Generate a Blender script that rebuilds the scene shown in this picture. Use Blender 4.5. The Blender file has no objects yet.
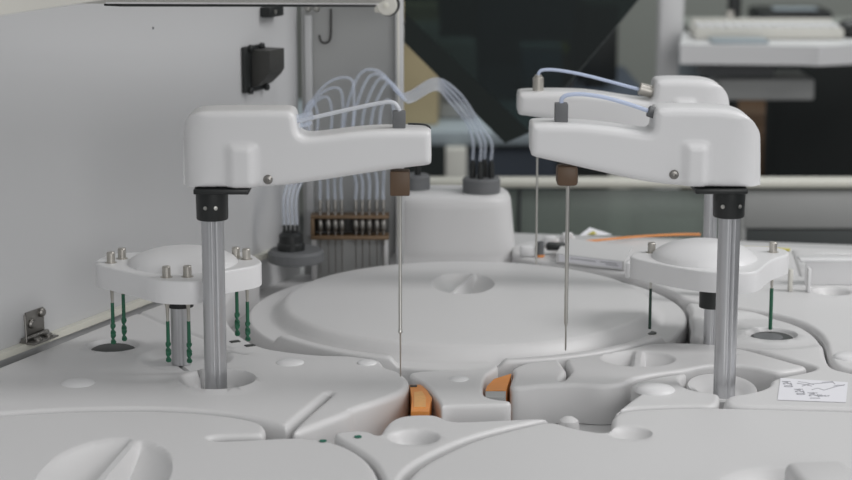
import bpy, bmesh, math, random
import numpy as np
from math import sin, cos, pi, radians, sqrt, atan2
from mathutils import Vector, Matrix
from mathutils.geometry import delaunay_2d_cdt
random.seed(4)
COL = bpy.context.scene.collection

# ------------------------------------------------------------------ camera model
FPX = 2000.0                      # focal length in pixels of the 852x480 frame
PITCH = radians(11.64)
DECK = 0.90                       # height of the analyser deck above the floor
CAMZ = DECK + 0.446
def ray(px, py):
    u, v = (px - 426) / FPX, (240 - py) / FPX
    return Vector((u, cos(PITCH) + v * sin(PITCH), -sin(PITCH) + v * cos(PITCH)))
def P(px, py, h=0.0):             # point on the level plane h above the deck
    r = ray(px, py); t = (DECK + h - CAMZ) / r.z
    return Vector((r.x * t, r.y * t, DECK + h))
def Q(px, py, Y):                 # point on the upright plane at distance Y
    r = ray(px, py); t = Y / r.y
    return Vector((r.x * t, Y, CAMZ + r.z * t))

# ------------------------------------------------------------------ materials
def mat(name, col, rough=0.5, metal=0.0, noise=0.03, scale=30.0, bump=0.0, spec=0.5, coat=0.0):
    m = bpy.data.materials.new(name); m.use_nodes = True
    nt = m.node_tree; b = nt.nodes['Principled BSDF']
    b.inputs['Roughness'].default_value = rough
    b.inputs['Metallic'].default_value = metal
    b.inputs['Specular IOR Level'].default_value = spec
    b.inputs['Coat Weight'].default_value = coat
    tc = nt.nodes.new('ShaderNodeTexCoord'); nz = nt.nodes.new('ShaderNodeTexNoise')
    nz.inputs['Scale'].default_value = scale; nz.inputs['Detail'].default_value = 3
    nt.links.new(tc.outputs['Object'], nz.inputs['Vector'])
    mx = nt.nodes.new('ShaderNodeMix'); mx.data_type = 'RGBA'
    c = Vector(col)
    mx.inputs[6].default_value = (*(c * (1 - noise)), 1); mx.inputs[7].default_value = (*(c * (1 + noise)), 1)
    nt.links.new(nz.outputs['Fac'], mx.inputs[0]); nt.links.new(mx.outputs[2], b.inputs['Base Color'])
    if bump:
        bp = nt.nodes.new('ShaderNodeBump'); bp.inputs['Strength'].default_value = bump; bp.inputs['Distance'].default_value = 0.0006
        n2 = nt.nodes.new('ShaderNodeTexNoise'); n2.inputs['Scale'].default_value = 900
        nt.links.new(tc.outputs['Object'], n2.inputs['Vector'])
        nt.links.new(n2.outputs['Fac'], bp.inputs['Height']); nt.links.new(bp.outputs['Normal'], b.inputs['Normal'])
    return m
def clear_mat(name, tint, body, fac, rough=0.15):
    m = bpy.data.materials.new(name); m.use_nodes = True; nt = m.node_tree
    for n in list(nt.nodes): nt.nodes.remove(n)
    out = nt.nodes.new('ShaderNodeOutputMaterial'); t = nt.nodes.new('ShaderNodeBsdfTransparent')
    t.inputs[0].default_value = (*tint, 1)
    p = nt.nodes.new('ShaderNodeBsdfPrincipled'); p.inputs['Base Color'].default_value = (*body, 1); p.inputs['Roughness'].default_value = rough
    nz = nt.nodes.new('ShaderNodeTexNoise'); nz.inputs['Scale'].default_value = 60
    mr = nt.nodes.new('ShaderNodeMapRange'); mr.inputs[3].default_value = fac * .9; mr.inputs[4].default_value = min(1, fac * 1.1)
    mx = nt.nodes.new('ShaderNodeMixShader')
    nt.links.new(nz.outputs['Fac'], mr.inputs[0]); nt.links.new(mr.outputs[0], mx.inputs[0])
    nt.links.new(t.outputs[0], mx.inputs[1]); nt.links.new(p.outputs[0], mx.inputs[2]); nt.links.new(mx.outputs[0], out.inputs[0])
    return m
M = dict(
    white=mat('white_plastic', (.635, .632, .632), .42, noise=.012, scale=6, bump=.05),
    arm=mat('arm_plastic', (.72, .72, .725), .38, noise=.01, scale=6, bump=.04),
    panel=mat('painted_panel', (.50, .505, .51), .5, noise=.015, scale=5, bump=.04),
    panel_shade=mat('shaded_corner_panel', (.36, .365, .36), .5, noise=.015, scale=5, bump=.04),  # panel paint darkened; the corner's shade is put into the colour
    cream=mat('cream_paint', (.62, .61, .56), .5, noise=.02),
    rail=mat('cream_rail', (.66, .65, .58), .4, noise=.02),
    black=mat('black_plastic', (.012, .014, .014), .42, noise=.1),
    dark=mat('charcoal_metal', (.045, .045, .042), .5, noise=.08),
    grey=mat('grey_rubber', (.135, .14, .145), .6, noise=.05),
    alu=mat('anodised_aluminium', (.56, .565, .58), .32, .9, noise=.03, scale=80),
    dsteel=mat('dull_steel', (.27, .26, .245), .38, .95, noise=.06, scale=60),
    steel=mat('stainless_steel', (.55, .54, .51), .3, 1.0, noise=.05, scale=60),
    knob=mat('nickel_knob', (.50, .48, .44), .42, .85, noise=.05, scale=80),
    green=mat('green_coated_paddle', (.015, .115, .06), .45, noise=.15, scale=200),
    dgreen=mat('dark_green_coating', (.02, .05, .035), .45, noise=.15, scale=200),
    brown=mat('brown_probe_block', (.115, .07, .04), .5, noise=.08),
    bronze=mat('bronze_rack', (.16, .105, .06), .5, .3, noise=.1),
    orange=mat('orange_cuvette_plastic', (.78, .30, .07), .35, noise=.12, scale=70),
    amber=mat('amber_highlight', (.80, .42, .14), .3, noise=.15, scale=200),
    cable=mat('orange_cable', (.80, .30, .08), .45, noise=.05),
    hole=mat('hole_shade', (.03, .034, .032), .5, noise=.1),  # dark inside of holes and slots, put into the colour
    deep=mat('deck_tray', (.50, .50, .50), .5, noise=.02),
    tube=clear_mat('clear_tubing', (.95, .97, 1), (.72, .76, .84), .30),
    tubeb=clear_mat('bluish_tubing', (.93, .95, 1), (.62, .70, .88), .8),
    tubew=clear_mat('milky_tubing', (.95, .97, 1), (.74, .76, .80), .75),
    smoke=clear_mat('smoked_acrylic', (.26, .33, .32), (.012, .018, .018), .35, .6),
    smokeb=mat('dark_border', (.016, .020, .019), .85, noise=.05, spec=.15),
    glass=clear_mat('greenish_glass', (.62, .70, .66), (.27, .31, .28), .6, .3),
    sticker=mat('white_sticker', (.80, .80, .84), .5, noise=.01),
    ink=mat('grey_ink', (.38, .38, .41), .6, noise=.1),
    gdot=mat('green_dot', (.01, .14, .09), .5, noise=.05),
    roomwall=mat('greenish_room_wall', (.36, .375, .345), .8, noise=.03, scale=3),
    floor=mat('grey_vinyl_floor', (.10, .105, .105), .5, noise=.15, scale=4),
    blueg=mat('blue_grey_laminate', (.32, .37, .40), .5, noise=.03),
    navy=mat('dark_navy_panel', (.05, .065, .09), .6, noise=.08),
    wood=mat('dark_brown_wood', (.075, .04, .018), .5, noise=.3, scale=12),
    card=mat('beige_cardboard', (.48, .40, .24), .7, noise=.06),
    fabric=mat('black_chair_fabric', (.012, .015, .015), .8, noise=.2, scale=300),
    yellow=mat('yellow_print', (.62, .55, .08), .6, noise=.05),
    greyp=mat('grey_equipment_panel', (.36, .365, .36), .5, noise=.03),
    dgrey=mat('dark_grey_panel', (.045, .052, .052), .5, noise=.08),
    blue=mat('blue_box', (.10, .16, .24), .6, noise=.08),
)

# ------------------------------------------------------------------ object helpers
def root_loc(o):
    while o.parent: o = o.parent
    return Vector(o.location)
def thing(name, label, cat, loc, group=None, kind=None):
    o = bpy.data.objects.new(name, None); COL.objects.link(o); o.location = loc; o.empty_display_size = .02
    tag(o, label, cat, group, kind); return o
def tag(o, label=None, cat=None, group=None, kind=None):
    if label: o['label'] = label
    if cat: o['category'] = cat
    if group: o['group'] = group
    if kind: o['kind'] = kind
    return o
def link(name, geo, m, parent=None, angle=35, base=None):
    """one mesh object from (verts, faces) in world coordinates"""
    V, F = geo
    V = [Vector(v) for v in V]
    if parent is not None: off = root_loc(parent)
    elif base is not None: off = Vector(base)
    else:
        lo = [min(v[i] for v in V) for i in range(3)]; hi = [max(v[i] for v in V) for i in range(3)]
        off = Vector(((lo[0] + hi[0]) / 2, (lo[1] + hi[1]) / 2, lo[2]))
    me = bpy.data.meshes.new(name)
    me.from_pydata([tuple(v - off) for v in V], [], F); me.validate()
    bm = bmesh.new(); bm.from_mesh(me)
    bmesh.ops.recalc_face_normals(bm, faces=bm.faces); bm.to_mesh(me); bm.free()
    for p in me.polygons: p.use_smooth = True
    me.set_sharp_from_angle(angle=radians(angle))
    me.materials.append(M[m] if isinstance(m, str) else m)
    o = bpy.data.objects.new(name, me); COL.objects.link(o)
    if parent is not None: o.parent = parent
    else: o.location = off
    return o
def join(*gs):
    V, F = [], []
    for v, f in gs:
        n = len(V); V += [Vector(x) for x in v]; F += [[i + n for i in q] for q in f]
    return V, F
def bm_geo(bm):
    bm.verts.index_update()
    r = [v.co.copy() for v in bm.verts], [[v.index for v in f.verts] for f in bm.faces]
    bm.free(); return r
def rbox(c, s, r=0.002, rot=0.0, seg=2, M4=None):
    bm = bmesh.new(); bmesh.ops.create_cube(bm, size=1)
    for v in bm.verts: v.co = Vector((v.co.x * s[0], v.co.y * s[1], v.co.z * s[2]))
    if r > 0: bmesh.ops.bevel(bm, geom=list(bm.edges), offset=min(r, min(s) * .49), segments=seg, profile=.5, affect='EDGES')
    m = Matrix.Translation(Vector(c)) @ (M4 if M4 is not None else Matrix.Rotation(rot, 4, 'Z'))
    bmesh.ops.transform(bm, matrix=m, verts=bm.verts)
    return bm_geo(bm)
def frame_for(d):
    d = d.normalized(); a = Vector((0, 0, 1)) if abs(d.z) < .9 else Vector((1, 0, 0))
    x = a.cross(d).normalized(); return x, d.cross(x)
def lathe(c, prof, n=40, axis=(0, 0, 1)):
    """prof: list of (radius, height along the axis)"""
    c = Vector(c); ax = Vector(axis).normalized(); x, y = frame_for(ax)
    V, F, rings = [], [], []
    for r, h in prof:
        if r < 1e-6: rings.append([len(V)]); V.append(c + ax * h)
        else:
            rings.append(list(range(len(V), len(V) + n)))
            V += [c + ax * h + x * (r * cos(2 * pi * i / n)) + y * (r * sin(2 * pi * i / n)) for i in range(n)]
    for a, b in zip(rings, rings[1:]):
        if len(a) == 1 and len(b) == 1: continue
        for i in range(n):
            j = (i + 1) % n
            if len(a) == 1: F.append([a[0], b[i], b[j]])
            elif len(b) == 1: F.append([a[i], a[j], b[0]])
            else: F.append([a[i], a[j], b[j], b[i]])
    return V, F
def cyl(p0, p1, r, r2=None, n=24, bev=0.0):
    p0, p1 = Vector(p0), Vector(p1); L = (p1 - p0).length; r2 = r if r2 is None else r2
    b = min(bev, L * .4, r * .5)
    pr = [(0, 0), (r - b, 0), (r, b), (r2, L - b), (r2 - b, L), (0, L)] if b else [(0, 0), (r, 0), (r2, L), (0, L)]
    return lathe(p0, pr, n, p1 - p0)
def catmull(pts, k=8):
    pts = [Vector(p) for p in pts]; q = [2 * pts[0] - pts[1]] + pts + [2 * pts[-1] - pts[-2]]
    out = []
    for i in range(1, len(q) - 2):
        for j in range(k):
            t = j / k; a, b, c, d = q[i - 1:i + 3]
            out.append(.5 * (2 * b + (c - a) * t + (2 * a - 5 * b + 4 * c - d) * t * t + (3 * b - a - 3 * c + d) * t ** 3))
    return out + [pts[-1]]
def tube(pts, r, n=10, k=8):
    pts = catmull(pts, k) if k > 1 else [Vector(p) for p in pts]
    V, F = [], []; x = None
    for i, p in enumerate(pts):
        d = (pts[min(i + 1, len(pts) - 1)] - pts[max(i - 1, 0)]).normalized()
        if x is None: x, y = frame_for(d)
        else:
            x = (x - d * x.dot(d)).normalized(); y = d.cross(x)
        V += [p + x * (r * cos(2 * pi * j / n)) + y * (r * sin(2 * pi * j / n)) for j in range(n)]
    for i in range(len(pts) - 1):
        for j in range(n):
            F.append([i * n + j, i * n + (j + 1) % n, (i + 1) * n + (j + 1) % n, (i + 1) * n + j])
    F.append(list(range(n))[::-1]); F.append([(len(pts) - 1) * n + j for j in range(n)])
    return V, F
def prism(poly, d):
    """flat polygon (3-D points) thickened along the vector d"""
    n = len(poly); V = [Vector(p) for p in poly] + [Vector(p) + Vector(d) for p in poly]
    return V, [list(range(n))[::-1], [n + i for i in range(n)]] + [[i, (i + 1) % n, n + (i + 1) % n, n + i] for i in range(n)]

# ------------------------------------------------------------------ 2-D outline tools
def chaikin(p, it=2):
    p = [np.array(q, float) for q in p]
    for _ in range(it):
        o = []
        for a, b in zip(p, p[1:] + p[:1]): o += [a * .75 + b * .25, a * .25 + b * .75]
        p = o
    return p
def resample(p, step):
    p = [np.array(q, float) for q in p]; out = []
    for a, b in zip(p, p[1:] + p[:1]):
        k = max(1, int(np.linalg.norm(b - a) / step)); out += [a + (b - a) * i / k for i in range(k)]
    q = [out[0]]
    for a in out[1:]:
        if np.linalg.norm(a - q[-1]) > step * .3: q.append(a)
    if np.linalg.norm(q[-1] - q[0]) < step * .3: q.pop()
    return np.array(q)
def dist_line(pts, line, closed=True):
    a = np.asarray(line); b = np.roll(a, -1, 0) if closed else a[1:]
    if not closed: a = a[:-1]
    ab = b - a; L2 = (ab ** 2).sum(1) + 1e-18; out = np.empty(len(pts))
    for i in range(0, len(pts), 400):
        q = pts[i:i + 400, None, :]; t = np.clip(((q - a) * ab).sum(2) / L2, 0, 1)
        out[i:i + 400] = np.sqrt(((q - (a + t[..., None] * ab)) ** 2).sum(2).min(1))
    return out
def inside(pts, poly):
    r = np.zeros(len(pts), bool); a = poly; b = np.roll(poly, -1, 0)
    for (x1, y1), (x2, y2) in zip(a, b):
        c = (y1 > pts[:, 1]) != (y2 > pts[:, 1])
        if c.any():
            xi = (x2 - x1) * (pts[:, 1] - y1) / ((y2 - y1) or 1e-12) + x1
            r ^= c & (pts[:, 0] < xi)
    return r
def fill(outline, rings, feats, grid):
    """triangulated fill of an outline with extra interior points; returns 2-D points and triangles, outline first"""
    o = outline; n = len(o); a = np.roll(o, 1, 0); b = np.roll(o, -1, 0)
    t = b - a; t /= np.linalg.norm(t, axis=1)[:, None] + 1e-12
    area = .5 * np.sum(o[:, 0] * np.roll(o[:, 1], -1) - o[:, 1] * np.roll(o[:, 0], -1))
    nn = np.stack([-t[:, 1], t[:, 0]], 1) * (1 if area > 0 else -1)
    ex = []
    for k in rings:
        c = o + nn * k; d = dist_line(c, o); ex.append(c[(d > k * .93) & inside(c, o)])
    last = max(rings) if rings else 0
    for f in feats: ex.append(np.asarray(f))
    lo, hi = o.min(0), o.max(0); g = []
    yy = lo[1]; r = 0
    while yy < hi[1]:
        xx = lo[0] + (grid / 2 if r % 2 else 0)
        while xx < hi[0]: g.append((xx, yy)); xx += grid
        yy += grid * .866; r += 1
    g = np.array(g); g = g[inside(g, o)]; g = g[dist_line(g, o) > last + grid * .35]
    ex.append(g)
    ex = np.concatenate([e for e in ex if len(e)])
    ex = ex[inside(ex, o)]; ex = ex[dist_line(ex, o) > 2e-4]
    seen, keep = set(), []
    for i, e in enumerate(ex):
        k = (round(e[0] / 6e-4), round(e[1] / 6e-4))
        if k not in seen: seen.add(k); keep.append(i)
    ex = ex[keep]
    allp = np.concatenate([o, ex])
    r = delaunay_2d_cdt([Vector(p) for p in allp], [], [list(range(n))] if area > 0 else [list(range(n))[::-1]], 1, 1e-7)
    V = np.array([(v.x, v.y) for v in r[0]]); F = [list(f) for f in r[2]]
    return V, F
def edge_loop(V, F):
    cnt = {}
    for f in F:
        for a, b in zip(f, f[1:] + f[:1]):
            cnt[(a, b)] = 1
    return [(a, b) for (a, b) in cnt if (b, a) not in cnt]
def sst(x): x = np.clip(x, 0, 1); return x * x * (3 - 2 * x)
def circ(c, r, n=None):
    n = n or max(16, int(2 * pi * r / .0025)); return [(c[0] + r * cos(2 * pi * i / n), c[1] + r * sin(2 * pi * i / n)) for i in range(n)]

def cover(name, pix, h, depth=.0335, bev=.005, feats=(), grid=.009, parent=None, m='white', zf=None, extra=(), world=None, smooth=2, step=.003, snap=.011):
    """a moulded deck cover: outline in plan, rounded rim, and wells, bowls, grooves pressed into its top"""
    ol = world if world is not None else [(P(x, y, h).x, P(x, y, h).y) for x, y in pix]
    if world is None and snap:
        q = []
        for x, y in ol:
            r_ = sqrt((x - LC.x) ** 2 + (y - LC.y) ** 2)
            if r_ < LR + snap: k_ = (LR + .0022) / r_; x, y = LC.x + (x - LC.x) * k_, LC.y + (y - LC.y) * k_
            q.append((x, y))
        ol = q
    ol = resample(chaikin(ol, smooth), step)
    if world is None and snap:
        for q in ol:
            r_ = sqrt((q[0] - LC.x) ** 2 + (q[1] - LC.y) ** 2)
            if r_ < LR + .0022: k_ = (LR + .0022) / r_; q[0] = LC.x + (q[0] - LC.x) * k_; q[1] = LC.y + (q[1] - LC.y) * k_
    pts = [np.array(e) for e in extra]
    for f in feats:
        if f[0] == 'well':
            _, c, r, d, w = f[:5]
            for k in (-1, -.8, -.5, -.25, 0, .25, .5, .8, 1): pts.append(np.array(circ(c, r + k * w)))
        elif f[0] == 'bowl':
            _, c, r, d = f[:4]
            for k in (.1, .3, .5, .65, .78, .88, .95, 1.0, 1.05): 
                q = np.array(circ((0, 0), r * k)); q[:, 1] *= (f[6] if len(f) > 6 else 1); pts.append(q + np.array(c))
            if f[4] is not None:
                u = np.array(f[4]); u = u / np.linalg.norm(u); v = np.array([-u[1], u[0]])
                for s in np.linspace(-1.02, 1.02, 90) * (f[6] if len(f) > 6 else 1):
                    for k in (-1.9, -1.5, -1.1, -.7, 0, .7, 1.1, 1.5, 1.9): pts.append((np.array(c) + u * s * r + v * k * f[5])[None])
        elif f[0] == 'groove':
            _, ln, w, d = f
            ln = np.array(ln)
            dense = np.concatenate([np.linspace(a, b, max(2, int(np.linalg.norm(b - a) / .003)), endpoint=False) for a, b in zip(ln, ln[1:])] + [ln[-1:]])
            tg = np.gradient(dense, axis=0); tg /= np.linalg.norm(tg, axis=1)[:, None] + 1e-12
            nm = np.stack([-tg[:, 1], tg[:, 0]], 1)
            for k in (-1.6, -1, -.6, -.3, 0, .3, .6, 1, 1.6): pts.append(dense + nm * k * w)
    rg = [bev * k for k in (.06, .16, .3, .5, .75, 1.0, 1.4)]
    V, F = fill(ol, rg, pts, grid)
    d = dist_line(V, ol); z = np.zeros(len(V))
    t = np.clip(bev - d, 0, bev); z -= bev - np.sqrt(np.maximum(bev ** 2 - t ** 2, 0))
    for f in feats:
        if f[0] == 'well':
            rr = np.hypot(V[:, 0] - f[1][0], V[:, 1] - f[1][1]); q = (f[2] + f[4] - rr) / (2 * f[4])
            lip = f[5] if len(f) > 5 else 0
            z -= f[3] * sst(q)
            if lip: z += lip * np.exp(-((rr - f[2] - f[4] * 1.5) / (f[4] * 1.2)) ** 2)
        elif f[0] == 'bowl':
            rr = np.hypot(V[:, 0] - f[1][0], (V[:, 1] - f[1][1]) / (f[6] if len(f) > 6 else 1)) / f[2]
            b = f[3] * np.where(rr < 1, np.maximum(1 - rr ** 2.2, 0) ** .85, 0)
            if f[4] is not None:
                u = np.array(f[4]); u = u / np.linalg.norm(u); v = np.array([-u[1], u[0]])
                s = np.abs((V - np.array(f[1])) @ v); b = b * sst((s / f[5] - .7) / 1.2)
            z -= b
        elif f[0] == 'groove':
            s = dist_line(V, np.array(f[1]), False); z -= f[3] * sst(1.3 - s / f[2])
    if zf is not None: z += zf(V[:, 0], V[:, 1])
    VV = [Vector((x, y, DECK + h + q)) for (x, y), q in zip(V, z)]
    E = edge_loop(V, F); ids = sorted({i for e in E for i in e}); mp = {i: len(VV) + k for k, i in enumerate(ids)}
    VV += [Vector((V[i][0], V[i][1], DECK + h - depth)) for i in ids]
    F = F + [[b, a, mp[a], mp[b]] for a, b in E]
    nxt = {a: b for a, b in E}
    st = ids[0]; lp = [st]
    while nxt.get(lp[-1]) not in (None, st) and len(lp) <= len(ids): lp.append(nxt[lp[-1]])
    if len(lp) == len(ids): F.append([mp[i] for i in lp][::-1])
    return link(name, (VV, F), m, parent, angle=50)
def c2(px, py, h=0): v = P(px, py, h); return (v.x, v.y)

def pillow(pix, Yc, W, r, ends=(), bump=None, step=.0025, grid=.008):
    """an arm housing: side outline in the upright plane Yc-W, half thickness W, rounded edges and rounded ends"""
    ol = [(Q(x, y, Yc - W).x, Q(x, y, Yc - W).z) for x, y in pix]
    ol = resample(chaikin(ol, 2), step)
    ex = []
    if bump:
        (bx0, bx1, bz0, bz1) = bump
        for x in np.linspace(bx0 - .006, bx1 + .006, 26):
            for z in np.linspace(bz0, bz1 + .008, 30): ex.append((x, z))
    V, F = fill(ol, [r * k for k in (.05, .15, .3, .5, .75, 1, 1.4)], [np.array(ex)] if ex else [], grid)
    d = dist_line(V, ol); t = np.clip(r - d, 0, r); T = W - r + np.sqrt(np.maximum(r * r - t * t, 0))
    for side, R in ends:
        x0 = ol[:, 0].min() if side == 'l' else ol[:, 0].max()
        s = np.clip(np.abs(V[:, 0] - x0), 0, R); lim = W * np.sqrt(np.maximum(1 - ((R - s) / R) ** 2, .10)); T = np.minimum(T, lim)
    Tf = T.copy()
    if bump:
        cx, hw = (bx0 + bx1) / 2, (bx1 - bx0) / 2
        q = np.clip(1 - np.abs(V[:, 0] - cx) / hw, 0, 1); up = sst((bz1 - V[:, 1]) / .008)
        Tf = Tf + .0045 * sst(q * 1.5) * up
    n = len(V)
    VV = [Vector((x, Yc - t_, z)) for (x, z), t_ in zip(V, Tf)] + [Vector((x, Yc + t_, z)) for (x, z), t_ in zip(V, T)]
    FF = F + [[i + n for i in f[::-1]] for f in F] + [[b, a, a + n, b + n] for a, b in edge_loop(V, F)]
    return VV, FF

# ================================================================== SETTING: the room behind
def struct(name, geo, m, label=None):
    o = link(name, geo, m); o['kind'] = 'structure'
    if label: o['label'] = label
    return o
struct('floor', rbox((1, 3, -.02), (9, 10, .04), 0), 'floor', 'dark grey laboratory floor')
struct('wall_back', rbox((1, 7.05, 1.5), (9, .1, 3.0), 0), 'roomwall', 'pale greenish far wall of the laboratory')

# ================================================================== THE ANALYSER
# cabinet under the deck
cab = thing('analyser_cabinet', 'white cabinet and deck tray carrying every cover and arm', 'cabinet', (.05, 1.55, 0))
deck_ol = [P(-120, 420, -.034), P(-120, 382, -.034), P(268, 254, -.034), P(330, 240, -.034), P(515, 233, -.034), P(852, 245, -.034), P(1010, 252, -.034), P(1010, 560, -.034), P(-120, 560, -.034)]
low = [Vector((p.x, p.y, DECK - .034)) for p in deck_ol]
link('deck_tray', prism(low, (0, 0, -.03)), 'deep', cab)
link('cabinet_body', prism([Vector((p.x * .96, 1.55 + (p.y - 1.55) * .96, .06)) for p in deck_ol], (0, 0, DECK - .13)), 'cream', cab)
link('plinth', prism([Vector((p.x * .9, 1.55 + (p.y - 1.55) * .9, 0.0)) for p in deck_ol], (0, 0, .06)), 'dgrey', cab)

def nub(parent, px, py, r, h=0, hgt=.003):
    c = P(px, py, h - .0008)
    link('screw_cap', lathe(c, [(r, 0), (r * .96, hgt * .35), (r * .8, hgt * .72), (r * .45, hgt * .95), (0, hgt)], 32), 'arm', parent)

# --- reagent lid, the large round one in the middle
LC = P(467, 305.5, .0); LR = .2085
def lidz(x, y):
    r = np.hypot(x - LC.x, y - LC.y)
    pr = [0, .10, .155, .172, .177, .182, .186, .205, .215]; pz = [.0165, .0152, .0140, .0128, .0095, .0030, .0008, .0004, 0]
    dx, dy = (x - LC.x) / LR, -(y - LC.y) / LR
    rim = sst((r - .1955) / .004) * sst((dy - .52) / .05) * np.maximum(sst((-.30 - dx) / .04), sst((dx - .10) / .04))
    return np.interp(r, pr, pz) + .0075 * rim
lid = thing('carousel_cover', 'largest round white cover behind the poles, with finger bowl before the tower', 'cover', (LC.x, LC.y, DECK + .004))
bw = c2(463, 284, .008)
cover('lid_shell', None, -.007, depth=.0255, bev=.003, world=circ((LC.x, LC.y), LR, 90), smooth=1, parent=lid, zf=lidz, grid=.008,
      extra=[circ((LC.x, LC.y), r) for r in (.150, .155, .160, .165, .168, .172, .176, .180, .183, .186, .189, .192, .1945, .196, .1975, .199, .2005, .203)],
      feats=[('bowl', bw, .031, .015, (.007, .027), .0022, 1.55)])

c = P(650.5, 332.5, -.0055); link('wash_slot', lathe(Vector((c.x, c.y, DECK - .0068)), [(.0055, 0), (.0055, .0014), (0, .0014)], 20), 'hole', lid)

# --- left rear cover around the left pole
B = [(-110, 421), (-40, 416), (0, 413), (50, 409.5), (100, 408), (150, 407.5), (190, 409.5), (225, 412.5), (255, 418), (270, 422), (285, 426), (287, 426),
     (300, 415), (325, 394.5), (330, 391), (331.5, 393), (329, 396), (310, 412), (293, 428), (292, 432), (300, 431), (328, 420), (350, 412), (353, 409), (362, 406), (378, 401), (392, 396),
     (404, 391), (409, 386), (410, 381), (406, 375), (398, 370), (385, 366.5), (378, 361), (365, 358), (345, 356), (320, 354.5), (290, 351.5), (262, 347),
     (240, 335), (228, 322), (224, 308), (230, 294), (247, 280), (262, 271), (252, 266), (232, 274), (175, 298), (115, 320), (60, 342), (0, 366), (-110, 409)]
cb = thing('deck_cover', 'white left deck cover surrounding the left probe-arm pole', 'cover', P(160, 380, -.03))
pl = Vector((*c2(216, 381.5), DECK - .0106))           # the left pole's foot
ml = Vector((*c2(181.5, 357), DECK - .0057))           # the left mixer's foot
cover('cover_shell', B, .0, bev=.0055, parent=cb, feats=[
    ('well', c2(218, 381.5), .028, .011, .0035, .0028), ('well', c2(185, 358), .036, .006, .007), ('well', c2(113, 346.5), .0215, .0035, .002, .0015),
    ('groove', [c2(176, 356), c2(192, 368), c2(202, 375)], .0014, .006), ('groove', [c2(222, 349), c2(234, 352), c2(246, 354)], .002, .003),
    ('groove', [c2(112, 300), c2(160, 322), c2(230, 348)], .003, .0015)])
nub(cb, 78, 384, .0145); nub(cb, 290, 363.5, .0125); nub(cb, 367, 364, .009)
hc = P(113, 346.5, 0) - Vector((0, 0, .0034)); link('hole_shade', lathe(hc, [(.0192, 0), (.0192, .0008), (.0165, .0022), (0, .0022)], 40), 'hole', cb)  # dark disc near the rim stands for the hole's shade
for a, b in ((235, 341.5), (250, 345.5)):
    c = P(a, b, .0002); link('wash_slot', rbox(c, (.009, .006, .0012), .0005, .5), 'hole', cb)

# --- front left lid
A = [(-110, 424), (-40, 418.5), (0, 415), (50, 411.7), (100, 410.2), (150, 409.8), (190, 411.6), (225, 414.8), (250, 419), (261, 422), (266, 427), (265, 432), (262, 434.5), (240, 435), (214, 435.5), (208, 437.5), (214, 440.5), (240, 439.5), (265, 438), (290, 436.8), (310, 437.4), (330, 440.5), (350, 447), (368, 459), (379, 475), (384, 500), (386, 560), (-110, 560)]
ca = thing('front_lid', 'white front left lid with a large finger bowl and one green dot', 'lid', P(150, 470, -.03))
cover('lid_shell', A, .0, bev=.005, parent=ca, feats=[('bowl', c2(104, 476), .047, .020, (.004, .035), .0035, 1.9)])
link('alignment_dot', lathe(P(323, 441.2, .0003), [(.0028, 0), (.0028, .0006), (0, .0006)], 24), 'gdot', ca)

# --- front centre wedge
E_ = [(331.5, 434), (340, 431), (358, 430), (371, 431), (379, 436), (384, 427), (390, 420), (399, 416), (412, 414.3), (430, 414), (440, 415.5), (450, 421), (470, 421), (500, 419.5), (548, 417.5), (549, 418.3), (498, 429), (466, 438), (436, 451), (412, 464), (398, 478), (392, 500), (388.5, 560), (387.5, 500), (385, 479), (373, 459), (352, 445.5)]
ce = thing('wedge_cover', 'narrow white wedge cover with one green dot between the two front lids', 'cover', P(390, 450, -.03))
cover('cover_shell', E_, .0, bev=.004, parent=ce, feats=[('well', c2(414, 437), .0165, .010, .004)])
link('alignment_dot', lathe(P(358, 437, .0003), [(.0028, 0), (.0028, .0006), (0, .0006)], 24), 'gdot', ce)

# --- front right lid
Fp = [(405, 480), (419, 466), (443, 453), (472, 440), (503, 431), (551, 419.5), (572, 427), (598, 431.5), (606, 431.5), (612, 426), (611, 417), (619, 411), (640, 408.6), (690, 407), (740, 407.4), (800, 409.2), (852, 410.6), (960, 417), (960, 560), (394, 560), (396, 505)]
cf = thing('front_lid', 'broad white front right lid with a raised grip near its right end', 'lid', P(640, 450, -.03))
cover('lid_shell', Fp, .0, bev=.005, parent=cf, feats=[('bowl', c2(630, 433), .017, .007, None), ('well', c2(790, 490), .040, .010, .012)])
g0, g1 = P(838, 486, .002), P(834, 512, .002)
link('grip', rbox((g0 + g1) / 2, (.045, (g1 - g0).length + .05, .022), .007, .10, 3), 'white', cf)

# --- middle bridge between the two orange windows
D_ = [(408, 374), (414, 371.5), (430, 370.5), (460, 369.5), (484, 367.5), (497, 365), (499, 367), (492, 371), (485, 376), (482.5, 386), (483.5, 396), (498, 399.5), (511, 400.5), (511, 404), (490, 404.5), (470, 405), (447, 405.5), (441, 407), (439, 402), (435, 396), (429, 388), (421, 381), (412, 377)]
cd = thing('bridge_cover', 'small white block cover between the two orange windows', 'cover', P(460, 390, -.03))
cover('cover_shell', D_, .0, bev=.003, parent=cd, grid=.006)
nub(cd, 459, 380, .0085, hgt=.0025)

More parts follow.
